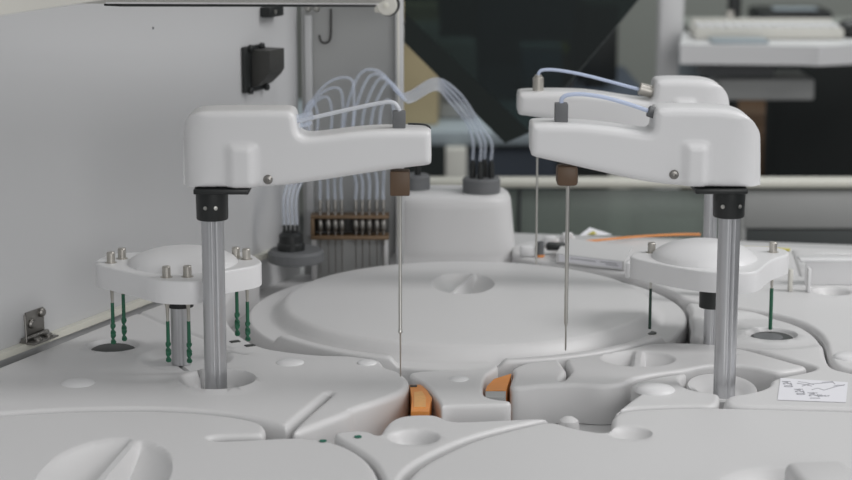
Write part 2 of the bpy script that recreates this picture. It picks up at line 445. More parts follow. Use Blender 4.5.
# --- right centre cover with bowl
H_ = [(509, 387), (511, 380), (514, 372.5), (511, 369), (516, 366), (530, 363.5), (545, 361.5), (556, 358.5), (559.5, 359.5), (566, 369), (566.5, 371), (560, 379), (561, 380.5), (563.5, 380), (571, 372), (571, 370), (564, 358.5), (567, 355.5), (590, 349), (620, 345), (655, 343.5), (690, 342.5), (705, 343), (722, 345), (745, 349), (760, 353), (795, 363), (808, 366.5), (804, 368.3), (782, 372), (770, 371), (755, 367.5), (735, 364.5), (715, 364.2), (698, 366.5), (684, 370), (655, 373.5), (640, 376.5), (630, 380), (624, 383), (605, 386), (575, 383.5), (545, 384.5), (525, 387)]
ch = thing('deck_cover', 'white cover with a barred finger bowl left of the right pole', 'cover', P(640, 365, -.03))
mr = Vector((*c2(711, 343), DECK - .0035))
cover('cover_shell', H_, .0, bev=.004, parent=ch, grid=.008, feats=[('bowl', c2(638, 358.5), .032, .010, (.004, .030), .0035, .85), ('well', c2(735, 354), .003, .0006, .0015)])

# --- small front right cover with nub
J_ = [(629, 387), (634, 382.5), (642, 380), (658, 376.5), (682, 372.7), (688, 372.2), (680, 377.5), (680, 383.5), (690, 389), (706, 392.2), (719, 393.5), (720, 396), (717.5, 406), (690, 405.6), (640, 407), (620, 409.3), (614, 412), (620, 408), (634, 397), (642, 392.5)]
cj = thing('deck_cover', 'white cover with a single oval cap in front of the right pole', 'cover', P(665, 395, -.03))
cover('cover_shell', J_, .0, bev=.004, parent=cj, grid=.007)
nub(cj, 655, 391, .0165, hgt=.005)

# --- right cover with sticker and hole
G_ = [(722.5, 406), (724.5, 398), (729, 395), (743, 393.3), (762, 389), (770, 384), (770, 379.5), (782, 376), (812, 370.2), (816, 367), (808, 363.5), (765, 351.5), (745, 346.5), (724, 342.5), (700, 339.5), (689, 336), (692, 327), (694, 316), (692, 306), (690, 302), (702, 303), (735, 308), (770, 313.5), (798, 321), (815, 331), (823, 342), (825, 354), (829, 364), (836, 369), (852, 372.5), (960, 397), (960, 415), (852, 408.8), (800, 407.5)]
cg = thing('deck_cover', 'white right deck cover bearing the printed sticker and a dark round hole', 'cover', P(800, 380, -.03))
cover('cover_shell', G_, .0, bev=.005, parent=cg, feats=[('well', c2(772, 331.5), .0215, .0035, .002, .0012), ('well', c2(765, 330), .062, .003, .010), ('well', c2(712, 342.5), .015, .004, .005)])
hc = P(772, 331.5, 0) - Vector((0, 0, .0064)); link('hole_shade', lathe(hc, [(.0192, 0), (.0192, .0008), (.0165, .0022), (0, .0022)], 40), 'hole', cg)  # dark disc painted in for the shade within the hole
link('lit_hole_floor', lathe(hc + Vector((-.004, -.003, .0022)), [(.0135, 0), (.0130, .0006), (0, .0008)], 40), 'grey', cg)  # paler disc stands for light falling on the hole's floor

# sticker, its drawing and its lettering
stk = thing('printed_label', 'small white printed sticker on the right deck cover', 'label', P(812, 391, 0))
def strip_on(pts, h, w):
    pts = [Vector(p) for p in pts]; V, F = [], []
    for i, p in enumerate(pts):
        d = (pts[min(i + 1, len(pts) - 1)] - pts[max(i - 1, 0)]).normalized(); s = Vector((-d.y, d.x, 0)) * w / 2
        V += [p + s, p - s]
    n = len(V); V += [v - Vector((0, 0, .0002)) for v in V]
    for i in range(0, n - 2, 2): F += [[i, i + 1, i + 3, i + 2], [n + i, n + i + 2, n + i + 3, n + i + 1], [i, i + 2, n + i + 2, n + i], [i + 1, n + i + 1, n + i + 3, i + 3]]
    F += [[0, n, n + 1, 1], [n - 2, n - 1, 2 * n - 1, 2 * n - 2]]
    return V, F
link('label_sheet', prism([P(780.5, 378.3, .0003), P(848, 382.5, .0003), P(846, 402.5, .0003), P(777.5, 400, .0003)], (0, 0, .0003)), 'sticker', stk)
for ln, w in (([(797, 383), (803, 384), (812, 386)], .0011), ([(802, 386), (809, 384), (822, 383), (833, 382)], .0013), ([(798, 381.5), (806, 382.5), (814, 384.5)], .0009),
              ([(812, 389.5), (818, 388), (824, 390)], .0011), ([(824, 390), (834, 387), (845, 384.5)], .001), ([(834, 386), (838, 385), (844, 385.2)], .0014), ([(822, 382.2), (832, 381.2), (835, 384)], .0009)):
    link('drawn_line', strip_on([P(a, b, .0008) for a, b in ln], 0, w), 'ink', stk)
def lettering(txt, px, py, size, rot):
    cu = bpy.data.curves.new('lettering', 'FONT'); cu.body = txt; cu.size = size; cu.extrude = .0001; cu.align_x = 'CENTER'; cu.align_y = 'CENTER'
    t = bpy.data.objects.new('lettering', cu); me = bpy.data.meshes.new_from_object(t); bpy.data.objects.remove(t)
    c = P(px, py, .0008); R = Matrix.Translation(c) @ Matrix.Rotation(rot, 4, 'Z')
    link('lettering', ([R @ v.co for v in me.vertices], [list(p.vertices) for p in me.polygons]), 'ink', stk)
lettering('0.24', 788, 384, .0105, pi / 2 - .05); lettering('0.24', 800.3, 391.7, .0105, pi / 2 - .05)
lettering('1.24', 814.5, 395.6, .0115, pi / 2 - .05); lettering('Bar', 824.5, 395.6, .0065, -.03)

# --- rear right cover and the objects along the back of the deck
R_ = [(512, 240), (600, 238.5), (700, 241.5), (780, 246), (852, 249), (960, 254), (960, 392), (852, 369), (838, 366), (830, 359), (827.5, 352), (826, 342), (818.5, 330.8), (801, 320.6), (772, 312.5), (737, 306.9), (703, 301.6), (690, 298.5), (672, 288), (640, 279), (600, 269), (560, 262.5), (530, 259), (512, 256)]
cr = thing('deck_cover', 'white rear right deck cover curving behind the right mixer', 'cover', P(780, 290, -.03))
cover('cover_shell', R_, .0, bev=.005, parent=cr, grid=.012, feats=[('well', c2(832, 291), .016, .008, .004), ('groove', [c2(824, 254), c2(847, 254.5)], .0022, .004), ('groove', [c2(792, 250), c2(796, 262), c2(800, 276)], .0012, .003)])
nub(cr, 849, 358, .014, hgt=.004)
# flat clear-fronted box with printed face
bxr = thing('flat_tray', 'low white tray with a glossy printed front behind the big lid', 'tray', P(585, 262, 0))
a, b, c, d = P(556, 262.5, .0005), P(624, 271, .0005), P(632, 255, .0005), P(566, 247, .0005)
link('tray_body', prism([a, b, c, d], (0, 0, .010)), 'white', bxr)
u = (b - a).normalized(); nrm = Vector((u.y, -u.x, 0))
def on_front(s, t, o=0.0): return a.lerp(b, s) + Vector((0, 0, t)) + nrm * (.0004 + o)
link('glossy_front', prism([on_front(.05, .002), on_front(.97, .002), on_front(.97, .0092), on_front(.05, .0092)], nrm * .0008), 'sticker', bxr)
for s0, s1, t in ((.22, .60, .0062), (.66, .90, .0066), (.74, .92, .0046)):
    link('printed_line', prism([on_front(s0, t, .0009), on_front(s1, t, .0009), on_front(s1, t + .0009, .0009), on_front(s0, t + .0009, .0009)], nrm * .0002), 'ink', bxr)
link('end_clip', rbox(P(629, 268.5, .008), (.006, .02, .016), .002, -.25), 'arm', bxr)
for nm, px, py, w, hgt, lab in (('locating_post', 550.5, 247, .013, .012, 'pinkish white locating post left of the pair behind the flat tray'), ('locating_post', 567.5, 248.5, .012, .013, 'grey-white locating post right of the pair behind the flat tray')):
    if px > 560: py = 244.5
    p = P(px, py, 0); o = link(nm, join(rbox(p + Vector((0, 0, hgt / 2)), (w, .010, hgt), .002), rbox(p + Vector((0, .002, hgt * .35)), (w * 1.5, .008, hgt * .7), .002)), 'arm'); tag(o, lab, 'post', 'locating posts behind the flat tray')
# probe wash well behind the lid, with grey insert
wl = thing('wash_well', 'small grey and orange wash well under the rear probe', 'well', P(536, 262, .0))
wp = P(537, 262, .0125)
wp = P(537, 257, .0)
link('well_block', rbox(wp + Vector((-.010, .004, .006)), (.016, .012, .012), .003), 'arm', wl)
link('well_tube', lathe(wp + Vector((.0035, 0, .0015)), [(.0038, 0), (.0038, .015), (.0026, .015), (.0026, .006), (0, .006)], 20), 'grey', wl)
link('orange_ring', lathe(wp + Vector((.0035, 0, .0002)), [(.0036, 0), (.0044, .0006), (.0044, .0022), (.0039, .0026), (.0039, 0)], 20), 'cable', wl)
link('dark_flap', rbox(wp + Vector((.021, .012, .009)), (.022, .012, .008), .003), 'black', wl)
# cable and card at the rear edge
cblp = [P(552, 244, .003), P(572, 241.5, .003), P(600, 240.5, .003), P(640, 241, .004), P(690, 243, .004), P(715, 244.5, .003)]
Y0 = P(552, 246, 0).y
o = link('orange_cable', tube([Q(554, 246, P(554, 246, .003).y), Q(575, 242.5, 2.125), Q(600, 240, 2.14), Q(640, 236.5, 2.165), Q(680, 234.5, 2.19), Q(700, 234.5, 2.20)], .0013), 'cable')
tag(o, 'thin orange cable lying along the rear edge of the deck', 'cable')
cdp = thing('folded_card', 'small white and yellow card standing at the rear deck edge', 'card', Q(596, 240, 2.17))
link('card_sheet', prism([Q(580, 235.5, 2.17), Q(612, 235, 2.17), Q(590, 228, 2.19)], (0, .0015, .0005)), 'sticker', cdp)
link('yellow_print', prism([Q(587, 234, 2.1695), Q(597, 234, 2.1695), Q(594, 230.8, 2.1785)], (0, -.0004, .0001)), 'yellow', cdp)
# rear-right rack inserts
bq = thing('rack_insert', 'pale upright slotted insert at the right rear of the deck', 'insert', P(805, 292, 0))
p = P(790, 291, 0); link('end_plate', rbox(p + Vector((0, 0, .011)), (.004, .008, .022), .001), 'cream', bq)
p = P(808, 291.5, 0); link('side_plate', rbox(p + Vector((0, 0, .012)), (.003, .010, .024), .001), 'arm', bq)
p = P(850, 286, 0); link('back_plate', rbox(p + Vector((.0, .006, .012)), (.088, .003, .024), .001), 'arm', bq)
p = P(850, 284, 0); link('top_rail', rbox(p + Vector((-.004, .0, .0255)), (.096, .018, .003), .001), 'arm', bq)
o = link('yellow_strip', strip_on([P(740, 247.5, .0012), P(765, 248.3, .0012), P(790, 249.5, .0012)], 0, .012), 'yellow'); tag(o, 'narrow yellow strip along the rear deck edge beside the right mixer', 'strip')

# --- orange cuvette segments glimpsed through the gaps
def top_prism(pix, z, d): return prism([P(x, y, z) for x, y in pix], (0, 0, -d))
t = thing('cuvette_segment', 'amber orange cuvette block in the gap below the left probe tip', 'cuvette segment', P(420, 397, -.034))
link('orange_block', top_prism([(409.5, 385), (421, 384.5), (427, 390), (432, 398), (430, 405), (429, 411.5), (411, 411.5), (412, 398)], -.003, .030), 'orange', t)
link('yellow_highlight', top_prism([(414, 392), (422, 391), (426, 397), (426, 407), (414, 407)], -.0024, .0006), 'amber', t)  # paler amber patch painted as a yellowish highlight on the block
link('dark_slot', top_prism([(410, 386.5), (417, 386.3), (417, 384.8), (410, 385.2)], -.0024, .0005), 'hole', t)
t = thing('cuvette_segment', 'orange cuvette block with grey wall right of the bridge cover', 'cuvette segment', P(496, 385, -.034))
link('orange_block', top_prism([(485.5, 390.5), (487, 386), (494, 379), (511.5, 373.5), (508, 384), (506, 390.5)], -.003, .030), 'orange', t)
link('cell_wall', top_prism([(485.5, 391.2), (506, 391.2), (504.5, 397.5), (485.5, 397.5)], -.003, .030), 'greyp', t)
# round stub in the open pocket
o = link('round_post', lathe((*c2(569, 405), DECK - .0336), [(.0085, 0), (.0085, .017), (.0075, .021), (.004, .0235), (0, .024)], 32), 'white'); tag(o, 'short round white post in the open pocket left of the front right lid', 'post')

# --- rinse tower at the back
tw = thing('rinse_tower', 'tapered white tower with two grey discs on top behind the round lid', 'tower', P(452, 262, .0))
TY = 2.11
def ring_at(px0, px1, py, depth, n=48, k=3.2):
    a_, b_ = Q(px0, py, TY), Q(px1, py, TY); cx = (a_.x + b_.x) / 2; rx = (b_.x - a_.x) / 2
    out = []
    for i in range(n):
        t = 2 * pi * i / n; cs, sn = cos(t), sin(t)
        out.append(Vector((cx + rx * math.copysign(abs(cs) ** (2 / k), cs), TY + .045 + depth * math.copysign(abs(sn) ** (2 / k), sn), a_.z)))
    return out
rs = []
for (x0, x1, py, dp) in ((378, 524, 266, .050), (384, 520, 262, .047), (388, 517, 256, .045), (392, 513, 211, .0425), (392.5, 512.5, 205, .042), (394, 510.5, 201, .040), (398, 507, 198.5, .037), (405, 500, 197.5, .032)):
    rs.append(ring_at(x0, x1, py, dp))
V = [v for r in rs for v in r]; n = 48
lowz = DECK - .033
for i in range(n): V[i].z = P(450, 250, .0).z - .033 if False else V[i].z
Fq = [[k * n + i, k * n + (i + 1) % n, (k + 1) * n + (i + 1) % n, (k + 1) * n + i] for k in range(len(rs) - 1) for i in range(n)]
Fq.append([(len(rs) - 1) * n + i for i in range(n)]); Fq.append(list(range(n))[::-1])
link('tower_shell', (V, Fq), 'white', tw, 50)
base_z = V[0].z
link('tower_foot', rbox((V[0].x - .07, TY + .045, (base_z + DECK - .034) / 2), (.10, .07, base_z - DECK + .0335), .001), 'white', tw)
topz = V[-1].z
def disc_and_plugs(x, y, r, plugs):
    c = Vector((x, y, topz)); dk = link('grey_disc', lathe(c, [(0, 0), (r, 0), (r, .014), (r - .0015, .0155), (0, .0155)], 40), 'grey', tw)
    out = []
    for dx, dy in plugs:
        p = c + Vector((dx, dy, .0155)); g = join(cyl(p, p + Vector((0, 0, .016)), .0036, .0032, 16), cyl(p + Vector((0, 0, .016)), p + Vector((0, 0, .019)), .0024, .002, 16))
        link('black_plug', g, 'black', dk); out.append(p + Vector((0, 0, .0192)))
    return out
xs = Q(481.5, 188, TY + .03).x
plugs = disc_and_plugs(xs, TY + .035, .0205, [(-.0095, 0), (-.0015, -.007), (.0035, .006), (.0105, -.001)])
xl_ = Q(415, 185, TY + .05).x
disc_and_plugs(xl_, TY + .055, .0165, [(.003, 0)])

# --- tubing rack and the loops of clear tubing
RY = 2.10
rk = thing('tubing_rack', 'bronze tubing rack with nine metal connectors left of the tower', 'rack', Q(355, 262, RY))
xa, xb = Q(311, 225, RY).x, Q(389, 225, RY).x
zt, zm, zb = Q(350, 215.5, RY).z, Q(350, 225, RY).z, Q(350, 236, RY).z
link('top_plate', rbox(((xa + xb) / 2, RY, zt), (xb - xa, .022, .0032), .0006), 'bronze', rk)
link('bottom_plate', rbox(((xa + xb) / 2, RY, zb), (xb - xa, .022, .0040), .0006), 'bronze', rk)
link('back_plate', rbox(((xa + xb) / 2, RY + .010, zm), (xb - xa, .002, zt - zb - .0038), .0004), 'dark', rk)
link('end_plate', rbox((xa + .002, RY - .001, zm), (.004, .019, zt - zb - .0038), .0005), 'bronze', rk)
for px in (314, 385):
    x = Q(px, 250, RY).x; z0 = DECK - .0335
    link('support_post', rbox((x, RY + .006, (z0 + zb - .002) / 2), (.006, .006, zb - .002 - z0), .001), 'deep', rk)
link('mounting_sheet', rbox(((xa + xb) / 2, RY + .013, (DECK - .0335 + zb) / 2), (xb - xa, .0015, zb - DECK + .033), .0003), 'greyp', rk)
con = []
for px in (328.5, 335.5, 342, 356, 362.5, 369.5, 377, 384.5 - 1.0, 381 - 60.5):
    x = Q(px, 225, RY).x
    pr = [(0, 0), (.0007, 0), (.0007, .030), (.0012, .031), (.0014, .046), (.0030, .048), (.0034, .052), (.0034, .057), (.0024, .059), (.0014, .061), (.0014, .069), (.0022, .070), (.0022, .078), (.0012, .080), (0, .080)]
    z0 = DECK - .022
    cn = link('connector', lathe((x, RY - .004, z0), pr, 14), 'dsteel', rk)
    con.append(Vector((x, RY - .004, z0 + .0805)))
def along(px, py, Y): return Q(px, py, Y)
LT = 'clear plastic tube looping from the bronze rack up over to the tower plugs'
for k, ci in enumerate((3, 4, 5, 6)):
    s, e = con[ci], plugs[3 - k]; y = RY - .008 - .0042 * k
    path = [s, s + Vector((0, 0, .022)), along(344 + 9 * k, 150, y), along(346 + 9 * k, 112, y), along(360 + 9 * k, 74 + 3 * k, y), along(380 + 6 * k, 72 + 6 * k, y), along(397 + 3 * k, 92 + 3 * k, y),
            along(409 + 1.5 * k, 93 + 2.5 * k, y + .004), along(436, 79 + 3.4 * k, y + .012), along(460 - 3.5 * k, 94 + 2.5 * k, y + .022), along(480 - 4.3 * k, 124, e.y - .001 * k), e + Vector((0, 0, .020)), e + Vector((0, 0, .0005))]
    o = link('clear_tube', tube(path, .0018, 10, 8), 'tube'); tag(o, LT, 'tube', 'clear tubes from rack to tower')
# black plug on grey disc by the corner, and its tubes
kn = thing('plug_mount', 'black multi-port plug on a grey disc in the corner left of the rack', 'plug', P(297, 262, 0))
kc = P(299, 258, -.0335); kz = DECK + .002
kc = P(296, 262, 0); kc.z = DECK + .0008
link('grey_disc', lathe(kc, [(0, 0), (.028, 0), (.029, 0.001), (.0295, .010), (.027, .0125), (0, .0125)], 40), 'grey', kn)
pb = kc + Vector((-.005, 0, .0125))
link('black_plug', lathe(pb, [(0, 0), (.0145, 0), (.0145, .006), (.0125, .008), (.0125, .016), (.009, .019), (0, .019)], 24), 'black', kn)
kp = []
for dx, dy in ((.0066, -.002), (.0022, -.002), (-.0022, -.002), (-.0066, -.002)):
    q = pb + Vector((dx, dy, .0185)); link('port', cyl(q, q + Vector((0, 0, .008)), .0019, .0016, 12), 'black', kn); kp.append(q + Vector((0, 0, .0082)))
LT2 = 'faint clear plastic tube looping between the corner plug and the bronze rack'
for k, (ci, top, xm) in enumerate(((8, 101, 313), (0, 97, 327), (1, 88, 338), (2, 78, 349))):
    s, e = con[ci], kp[k]; Yk = RY - .008 - .0042 * k
    path = [e + Vector((0, 0, .0005)), e + Vector((0, 0, .03)), along(306 - 4.4 * k, 168, Yk - .02), along(309 - 4.2 * k, 128, Yk), along((303 + xm) / 2 - 2, top + 8, Yk), along(xm, top, Yk), along(xm + 5, top + 18, Yk), along(xm + 2, 150, Yk), s + Vector((0, 0, .024)), s]
    o = link('clear_tube', tube(path, .0016, 10, 8), 'tube'); tag(o, LT2, 'tube', 'clear tubes from corner plug to rack')
LT3 = 'clear plastic tube rising in a tight loop from the right of the bronze rack'
s = con[7]; y = RY - .026; path = [s, s + Vector((0, -.002, .014)), along(384, 160, y), along(380, 135, y), along(381, 110, y), along(387, 100, y), along(393, 106, y), along(396, 130, y), along(402, 155, y + .02), Vector((xl_ + .003, TY + .055, topz + .058)), Vector((xl_ + .003, TY + .055, topz + .0355))]
o = link('clear_tube', tube(path, .0019, 10, 8), 'tube'); tag(o, LT3, 'tube')

# --- left inner wall, corner panel, pillar, hood
w0, w1 = P(0, 360, 0), P(283, 251.5, 0)
wd = (w1 - w0); wd.z = 0; wd.normalize(); wn = Vector((wd.y, -wd.x, 0))      # towards the deck
wa, wb = w0 - wd * .30, w1 + wd * .045
ZT = DECK + .262
sp = thing('side_panel', 'tall grey-white inner wall panel of the analyser along the left', 'panel', (wa + wb) / 2)
def wallbox(s0, s1, z0, z1, off, th):
    a_, b_ = wa.lerp(wb, s0), wa.lerp(wb, s1)
    q = [a_ + wn * off, b_ + wn * off, b_ + wn * (off - th), a_ + wn * (off - th)]
    return prism([Vector((v.x, v.y, z0)) for v in q], (0, 0, z1 - z0))
link('panel_sheet', wallbox(0, 1, DECK - .034, ZT + .03, -.004, .012), 'panel', sp)
link('base_rail', wallbox(0, .93, DECK + .0005, DECK + .0065, .003, .0068), 'rail', sp)
cpa = wb - wn * .004 ; 
cA, cB = Vector((wb.x, wb.y, 0)), Q(395, 150, wb.y - .02); cB = Vector((cB.x, cB.y, 0))
cdv = (cB - cA).normalized(); cn_ = Vector((cdv.y, -cdv.x, 0))
cpn = thing('corner_panel', 'grey panel with shade in its colour behind the tubing between wall and pillar', 'panel', Vector(((cA.x + cB.x) / 2, (cA.y + cB.y) / 2, DECK - .034)))
link('panel_sheet', prism([Vector((v.x, v.y, DECK - .034)) for v in (cA - wd * .0 + cdv * .001, cB, cB - cn_ * .01, cA - cn_ * .01 + cdv * .001)], (0, 0, .34)), 'panel_shade', cpn)
s1_ = cA + cdv * .009
link('seam_strip', rbox((s1_.x, s1_.y - .003, DECK + .13), (.008, .004, .24), .001, atan2(cdv.y, cdv.x)), 'panel', cpn)
pil = thing('pillar', 'narrow pale pillar at the open end of the tubing corner', 'pillar', Q(399.5, 250, cB.y))
pc = Q(399.6, 100, cB.y - .004)
link('pillar_post', rbox((pc.x, pc.y - .004, DECK - .034 + .19), (.0088, .018, .378), .0015), 'panel', pil)
link('pillar_edge', rbox((pc.x - .0012, pc.y - .0138, DECK + .16), (.0022, .0014, .31), .0004), 'cream', pil)
z_ = Q(402, 23, pc.y).z
link('pillar_screw', lathe((pc.x + .0044, pc.y - .008, z_), [(0, 0), (.002, 0), (.002, .002), (0, .002)], 16, (1, 0, 0)), 'dark', pil)

# hood lid: a thick lid raised above the wall, hinged near the pillar
hA, hB = Q(-60, 3.0, 1.46), Q(376, 4.6, 2.035)
hd = thing('hood_cover', 'cream raised hood along the very top left edge', 'hood', Vector(((hA.x + hB.x) / 2, (hA.y + hB.y) / 2, hB.z)))
up = Vector((0, 0, 1)); sd = (hB - hA).normalized()
lean = (wn * .90 + up * .44).normalized(); back = wn * -.018
link('lid_shell', prism([hA, hB, hB + back, hA + back], lean * .24), 'cream', hd)
link('dark_seal', prism([v + Vector((0, 0, -.0024)) for v in (hA.lerp(hB, .34), hB, hB + back, hA.lerp(hB, .34) + back)], (0, 0, .0022)), 'black', hd)
la_ = hA.lerp(hB, .30)
link('front_lip', prism([la_ + wn * .003, hB + wn * .003, hB + wn * .0005, la_ + wn * .0005], (0, 0, .010)), 'arm', hd)
fa, fb = Q(-70, 26, 1.30), Q(128, -4, 1.44)
link('side_flange', prism([fa, fb, fb + Vector((0, .006, .004)), fa + Vector((0, .006, .004))], (0, -.02, .06)), 'cream', hd)
lk = thing('pivot_mount', 'round-ended cream pivot bracket where the hood meets the pillar', 'bracket', Q(384, 16, 2.05))
c = Q(385, 6, 2.05)
link('bracket_plate', join(rbox(c + Vector((-.003, .0, .004)), (.016, .006, .022), .002), cyl(c + Vector((.002, -.0036, .001)), c + Vector((.002, .0026, .001)), .0105, n=32, bev=.0008)), 'cream', lk)
link('pivot_screw', lathe(c + Vector((.001, -.0034, .001)), [(.003, 0), (.003, .001), (0, .0016)], 20, (0, -1, 0)), 'rail', lk)
link('dark_washer', lathe(c + Vector((.0035, .0035, .001)), [(0, 0), (.0118, 0), (.0118, .002), (0, .002)], 32, (0, 1, 0)), 'black', lk)
# points on the wall surface, by pixel
def on_wall(px, py, off=0.0):
    r = ray(px, py); o0 = Vector((0, 0, CAMZ)); p0 = wa + wn * (-.004 + off); t = (p0 - o0).dot(wn) / r.dot(wn); return o0 + r * t
WM = Matrix((wd, wn, Vector((0, 0, 1)))).transposed().to_4x4()
o_ = on_wall(261, 70)
bk = thing('latch_bracket', 'large matt black bracket with chamfered corner on the left wall', 'bracket', o_)
a_, b_ = on_wall(239.5, 45), on_wall(265, 91)
wz0, wz1 = on_wall(252, 91).z, on_wall(252, 45).z
a_ = on_wall(241, 68); e_ = on_wall(262, 68)
link('back_plate', rbox((a_.lerp(e_, .5)).xy.to_3d() + Vector((0, 0, (wz0 + wz1) / 2)) + wn * .0025, ((e_ - a_).length, .004, wz1 - wz0), .001, M4=WM), 'black', bk)
ax = e_ - wd * .012
blk = [(0, .030), (.0, .002), (.0, .002)]
zt_, zb_ = on_wall(262, 47).z, on_wall(262, 86).z
hgt_ = zt_ - zb_
prof = [(0, zb_ + .002), (.006, zb_ + .004), (.017, zb_ + .014), (.021, zb_ + .020), (.021, zt_), (0, zt_)]
base_pt = Vector((e_.x, e_.y, 0)) + wn * .0045 - wd * .028
link('chamfered_block', prism([base_pt + wn * u_ + Vector((0, 0, v_)) for u_, v_ in prof], wd * .030), 'dark', bk)
for px, py in ((246, 43.5), (257, 44), (246, 92), (262, 88)):
    q = on_wall(px, py); q = Vector((q.x, q.y, q.z)); zc = wz1 - .002 if py < 60 else wz0 + .002
    link('bolt', lathe(Vector((q.x, q.y, zc)) + wn * .0045, [(.0038, 0), (.0036, .003), (.002, .004), (0, .004)], 16, tuple(wn)), 'black', bk)
c = on_wall(267, 11)
bl = thing('hood_catch', 'small black catch just below the hood edge', 'catch', c)
link('catch_body', rbox(c + wn * .006, (.030, .012, .011), .0015, M4=WM), 'black', bl)
link('catch_screw', lathe(c + wn * .012 - wd * .004, [(.0024, 0), (.0024, .001), (0, .0014)], 16, tuple(wn)), 'steel', bl)
# two screws and the wire hook on the corner panel
def on_corner(px, py, off=0.0):
    r = ray(px, py); o0 = Vector((0, 0, CAMZ)); p0 = cA + cn_ * off; t = (p0 - o0).dot(cn_) / r.dot(cn_); return o0 + r * t
for px, lab in ((308, 'left of two small steel screws under the hood'), (316.5, 'right of two small steel screws under the hood')):
    c = on_corner(px, 8.5); o = link('pan_screw', lathe(c, [(.0036, 0), (.0036, .0012), (.0024, .003), (0, .0034)], 20, tuple(cn_)), 'steel'); tag(o, lab, 'screw', 'screws under the hood')
hkp = [(331, 9), (331, 22), (330.8, 35), (329.5, 40.5), (326, 43), (322, 42), (320, 38.5), (319.5, 35)]
o = link('wire_hook', tube([on_corner(a, b, .006) for a, b in hkp], .0013, 10, 6), 'dark'); tag(o, 'bent dark steel wire hook hanging on the corner panel', 'hook')
c = on_wall(153, 28); o = link('wall_screw', lathe(c, [(.0012, 0), (.0012, .0006), (0, .0009)], 12, tuple(wn)), 'grey'); tag(o, 'tiny grey screw high on the left wall', 'screw')
# hinge at the foot of the wall
hq = P(38, 346, 0.007)
hq = on_wall(32, 346)
hg = thing('steel_hinge', 'small steel hinge screwed to the rail at the foot of the left wall', 'hinge', hq)
hb = Vector((hq.x, hq.y, DECK + .0068))
link('lower_leaf', rbox(hb + wn * .006, (.036, .020, .0016), .0004, M4=WM), 'dsteel', hg)
link('upper_leaf', rbox(hb + wn * .001 + wd * .004 + Vector((0, 0, .013)), (.026, .0016, .024), .0004, M4=WM), 'dsteel', hg)
link('hinge_pin', cyl(hb + wn * .004 - wd * .018 + Vector((0, 0, .0026)), hb + wn * .004 + wd * .018 + Vector((0, 0, .0026)), .0022, n=14), 'dsteel', hg)
link('spring_wire', tube([hb + wn * .007 - wd * .017 + Vector((0, 0, .001)), hb + wn * .0065 - wd * .017 + Vector((0, 0, .013)), hb + wn * .006 - wd * .017 + Vector((0, 0, .025))], .0010, 8, 4), 'dsteel', hg)
for t_, z_, ax_ in ((-.003, .014, wn), (.013, .021, wn)):
    q = hb + wn * .0018 + wd * t_ + Vector((0, 0, z_)); link('bolt', lathe(q, [(.0042, 0), (.0042, .0018), (.0028, .0032), (0, .0034)], 16, tuple(ax_)), 'dsteel', hg)
for t_ in (-.006, .010):
    q = hb + wn * .011 + wd * t_ + Vector((0, 0, .0008)); link('bolt', lathe(q, [(.004, 0), (.004, .0016), (.0026, .003), (0, .0032)], 16), 'dsteel', hg)

# ================================================================== PROBE ARMS
def grooved_pole(foot, z1, r):
    n = 96; V = []; 
    def rad(t):
        q = abs(((t / (2 * pi) * 4 + .35) % 1) - .5)       # four shallow flutes
        f = r * (1 - .16 * max(0, 1 - q / .12)) if q < .12 else r
        q2 = abs(((t / (2 * pi) * 4 + .60) % 1) - .5)
        return f * (1 - .05 * max(0, 1 - q2 / .05))
    for z in (foot.z, z1): V += [Vector((foot.x + rad(2 * pi * i / n) * cos(2 * pi * i / n), foot.y + rad(2 * pi * i / n) * sin(2 * pi * i / n), z)) for i in range(n)]
    return V, [[i, (i + 1) % n, n + (i + 1) % n, n + i] for i in range(n)] + [list(range(n))[::-1], list(range(n, 2 * n))]
def bump_box(px0, px1, py_top, Y): 
    return (Q(px0, 150, Y).x, Q(px1, 150, Y).x, Q(300, 200, Y).z, Q(300, py_top, Y).z)

# left arm
W = .021
la = thing('probe_arm', 'white probe arm on the left grooved pole', 'probe arm', pl)
Yl = pl.y
L = [(182, 188), (181.5, 187.5), (181.5, 187), (181.5, 170), (181.5, 140), (182, 124), (186, 114), (195, 108), (210, 106.8), (240, 106.6), (284, 106.4), (291, 107.5), (295, 112), (296, 121), (298, 129), (303, 133), (312, 133.5), (330, 131.5), (352, 128.5), (378, 126.5), (410, 126.3), (427, 126.6), (431, 129), (431.3, 140), (431.5, 163), (430, 165.8), (412, 167.8), (390, 170.5), (360, 175), (330, 179.8), (300, 184), (275, 187), (255, 188.2), (220, 188.2)]
L = [(a, b + (4.5 if b < 136 else 0)) for a, b in L]
bz = bump_box(222, 260, 141, Yl - W)
link('arm_housing', pillow(L, Yl, W, .0055, [('l', .022)], (bz[0], bz[1], Q(220, 188, Yl - W).z, bz[3])), 'arm', la, 45)
ztop = Q(220, 188, Yl - W).z
zpl = Q(215, 194.5, Yl - .02).z
cx = Q(221, 190, Yl - .02).x; wx = (Q(249, 190, Yl - .02).x - Q(193.5, 190, Yl - .02).x)
link('mounting_plate', rbox((cx, Yl, (ztop + zpl) / 2 - .0006), (wx, .042, ztop - zpl - .001), .001), 'black', la)
zc = Q(212, 222, Yl - .013).z
col = link('collar', lathe((pl.x, pl.y, zc), [(.0096, 0), (.0124, 0), (.0129, .0008), (.0131, zpl - zc), (.0096, zpl - zc), (.0096, 0)], 40), 'black', la)
for an in (-1.25, -1.9):
    link('set_screw', lathe((pl.x + .0127 * cos(an), pl.y + .0127 * sin(an), zc + .011), [(.0016, 0), (.0016, .0008), (0, .001)], 12, (cos(an), sin(an), 0)), 'steel', col)
link('pole', grooved_pole(pl, zpl, .0092), 'alu', la)
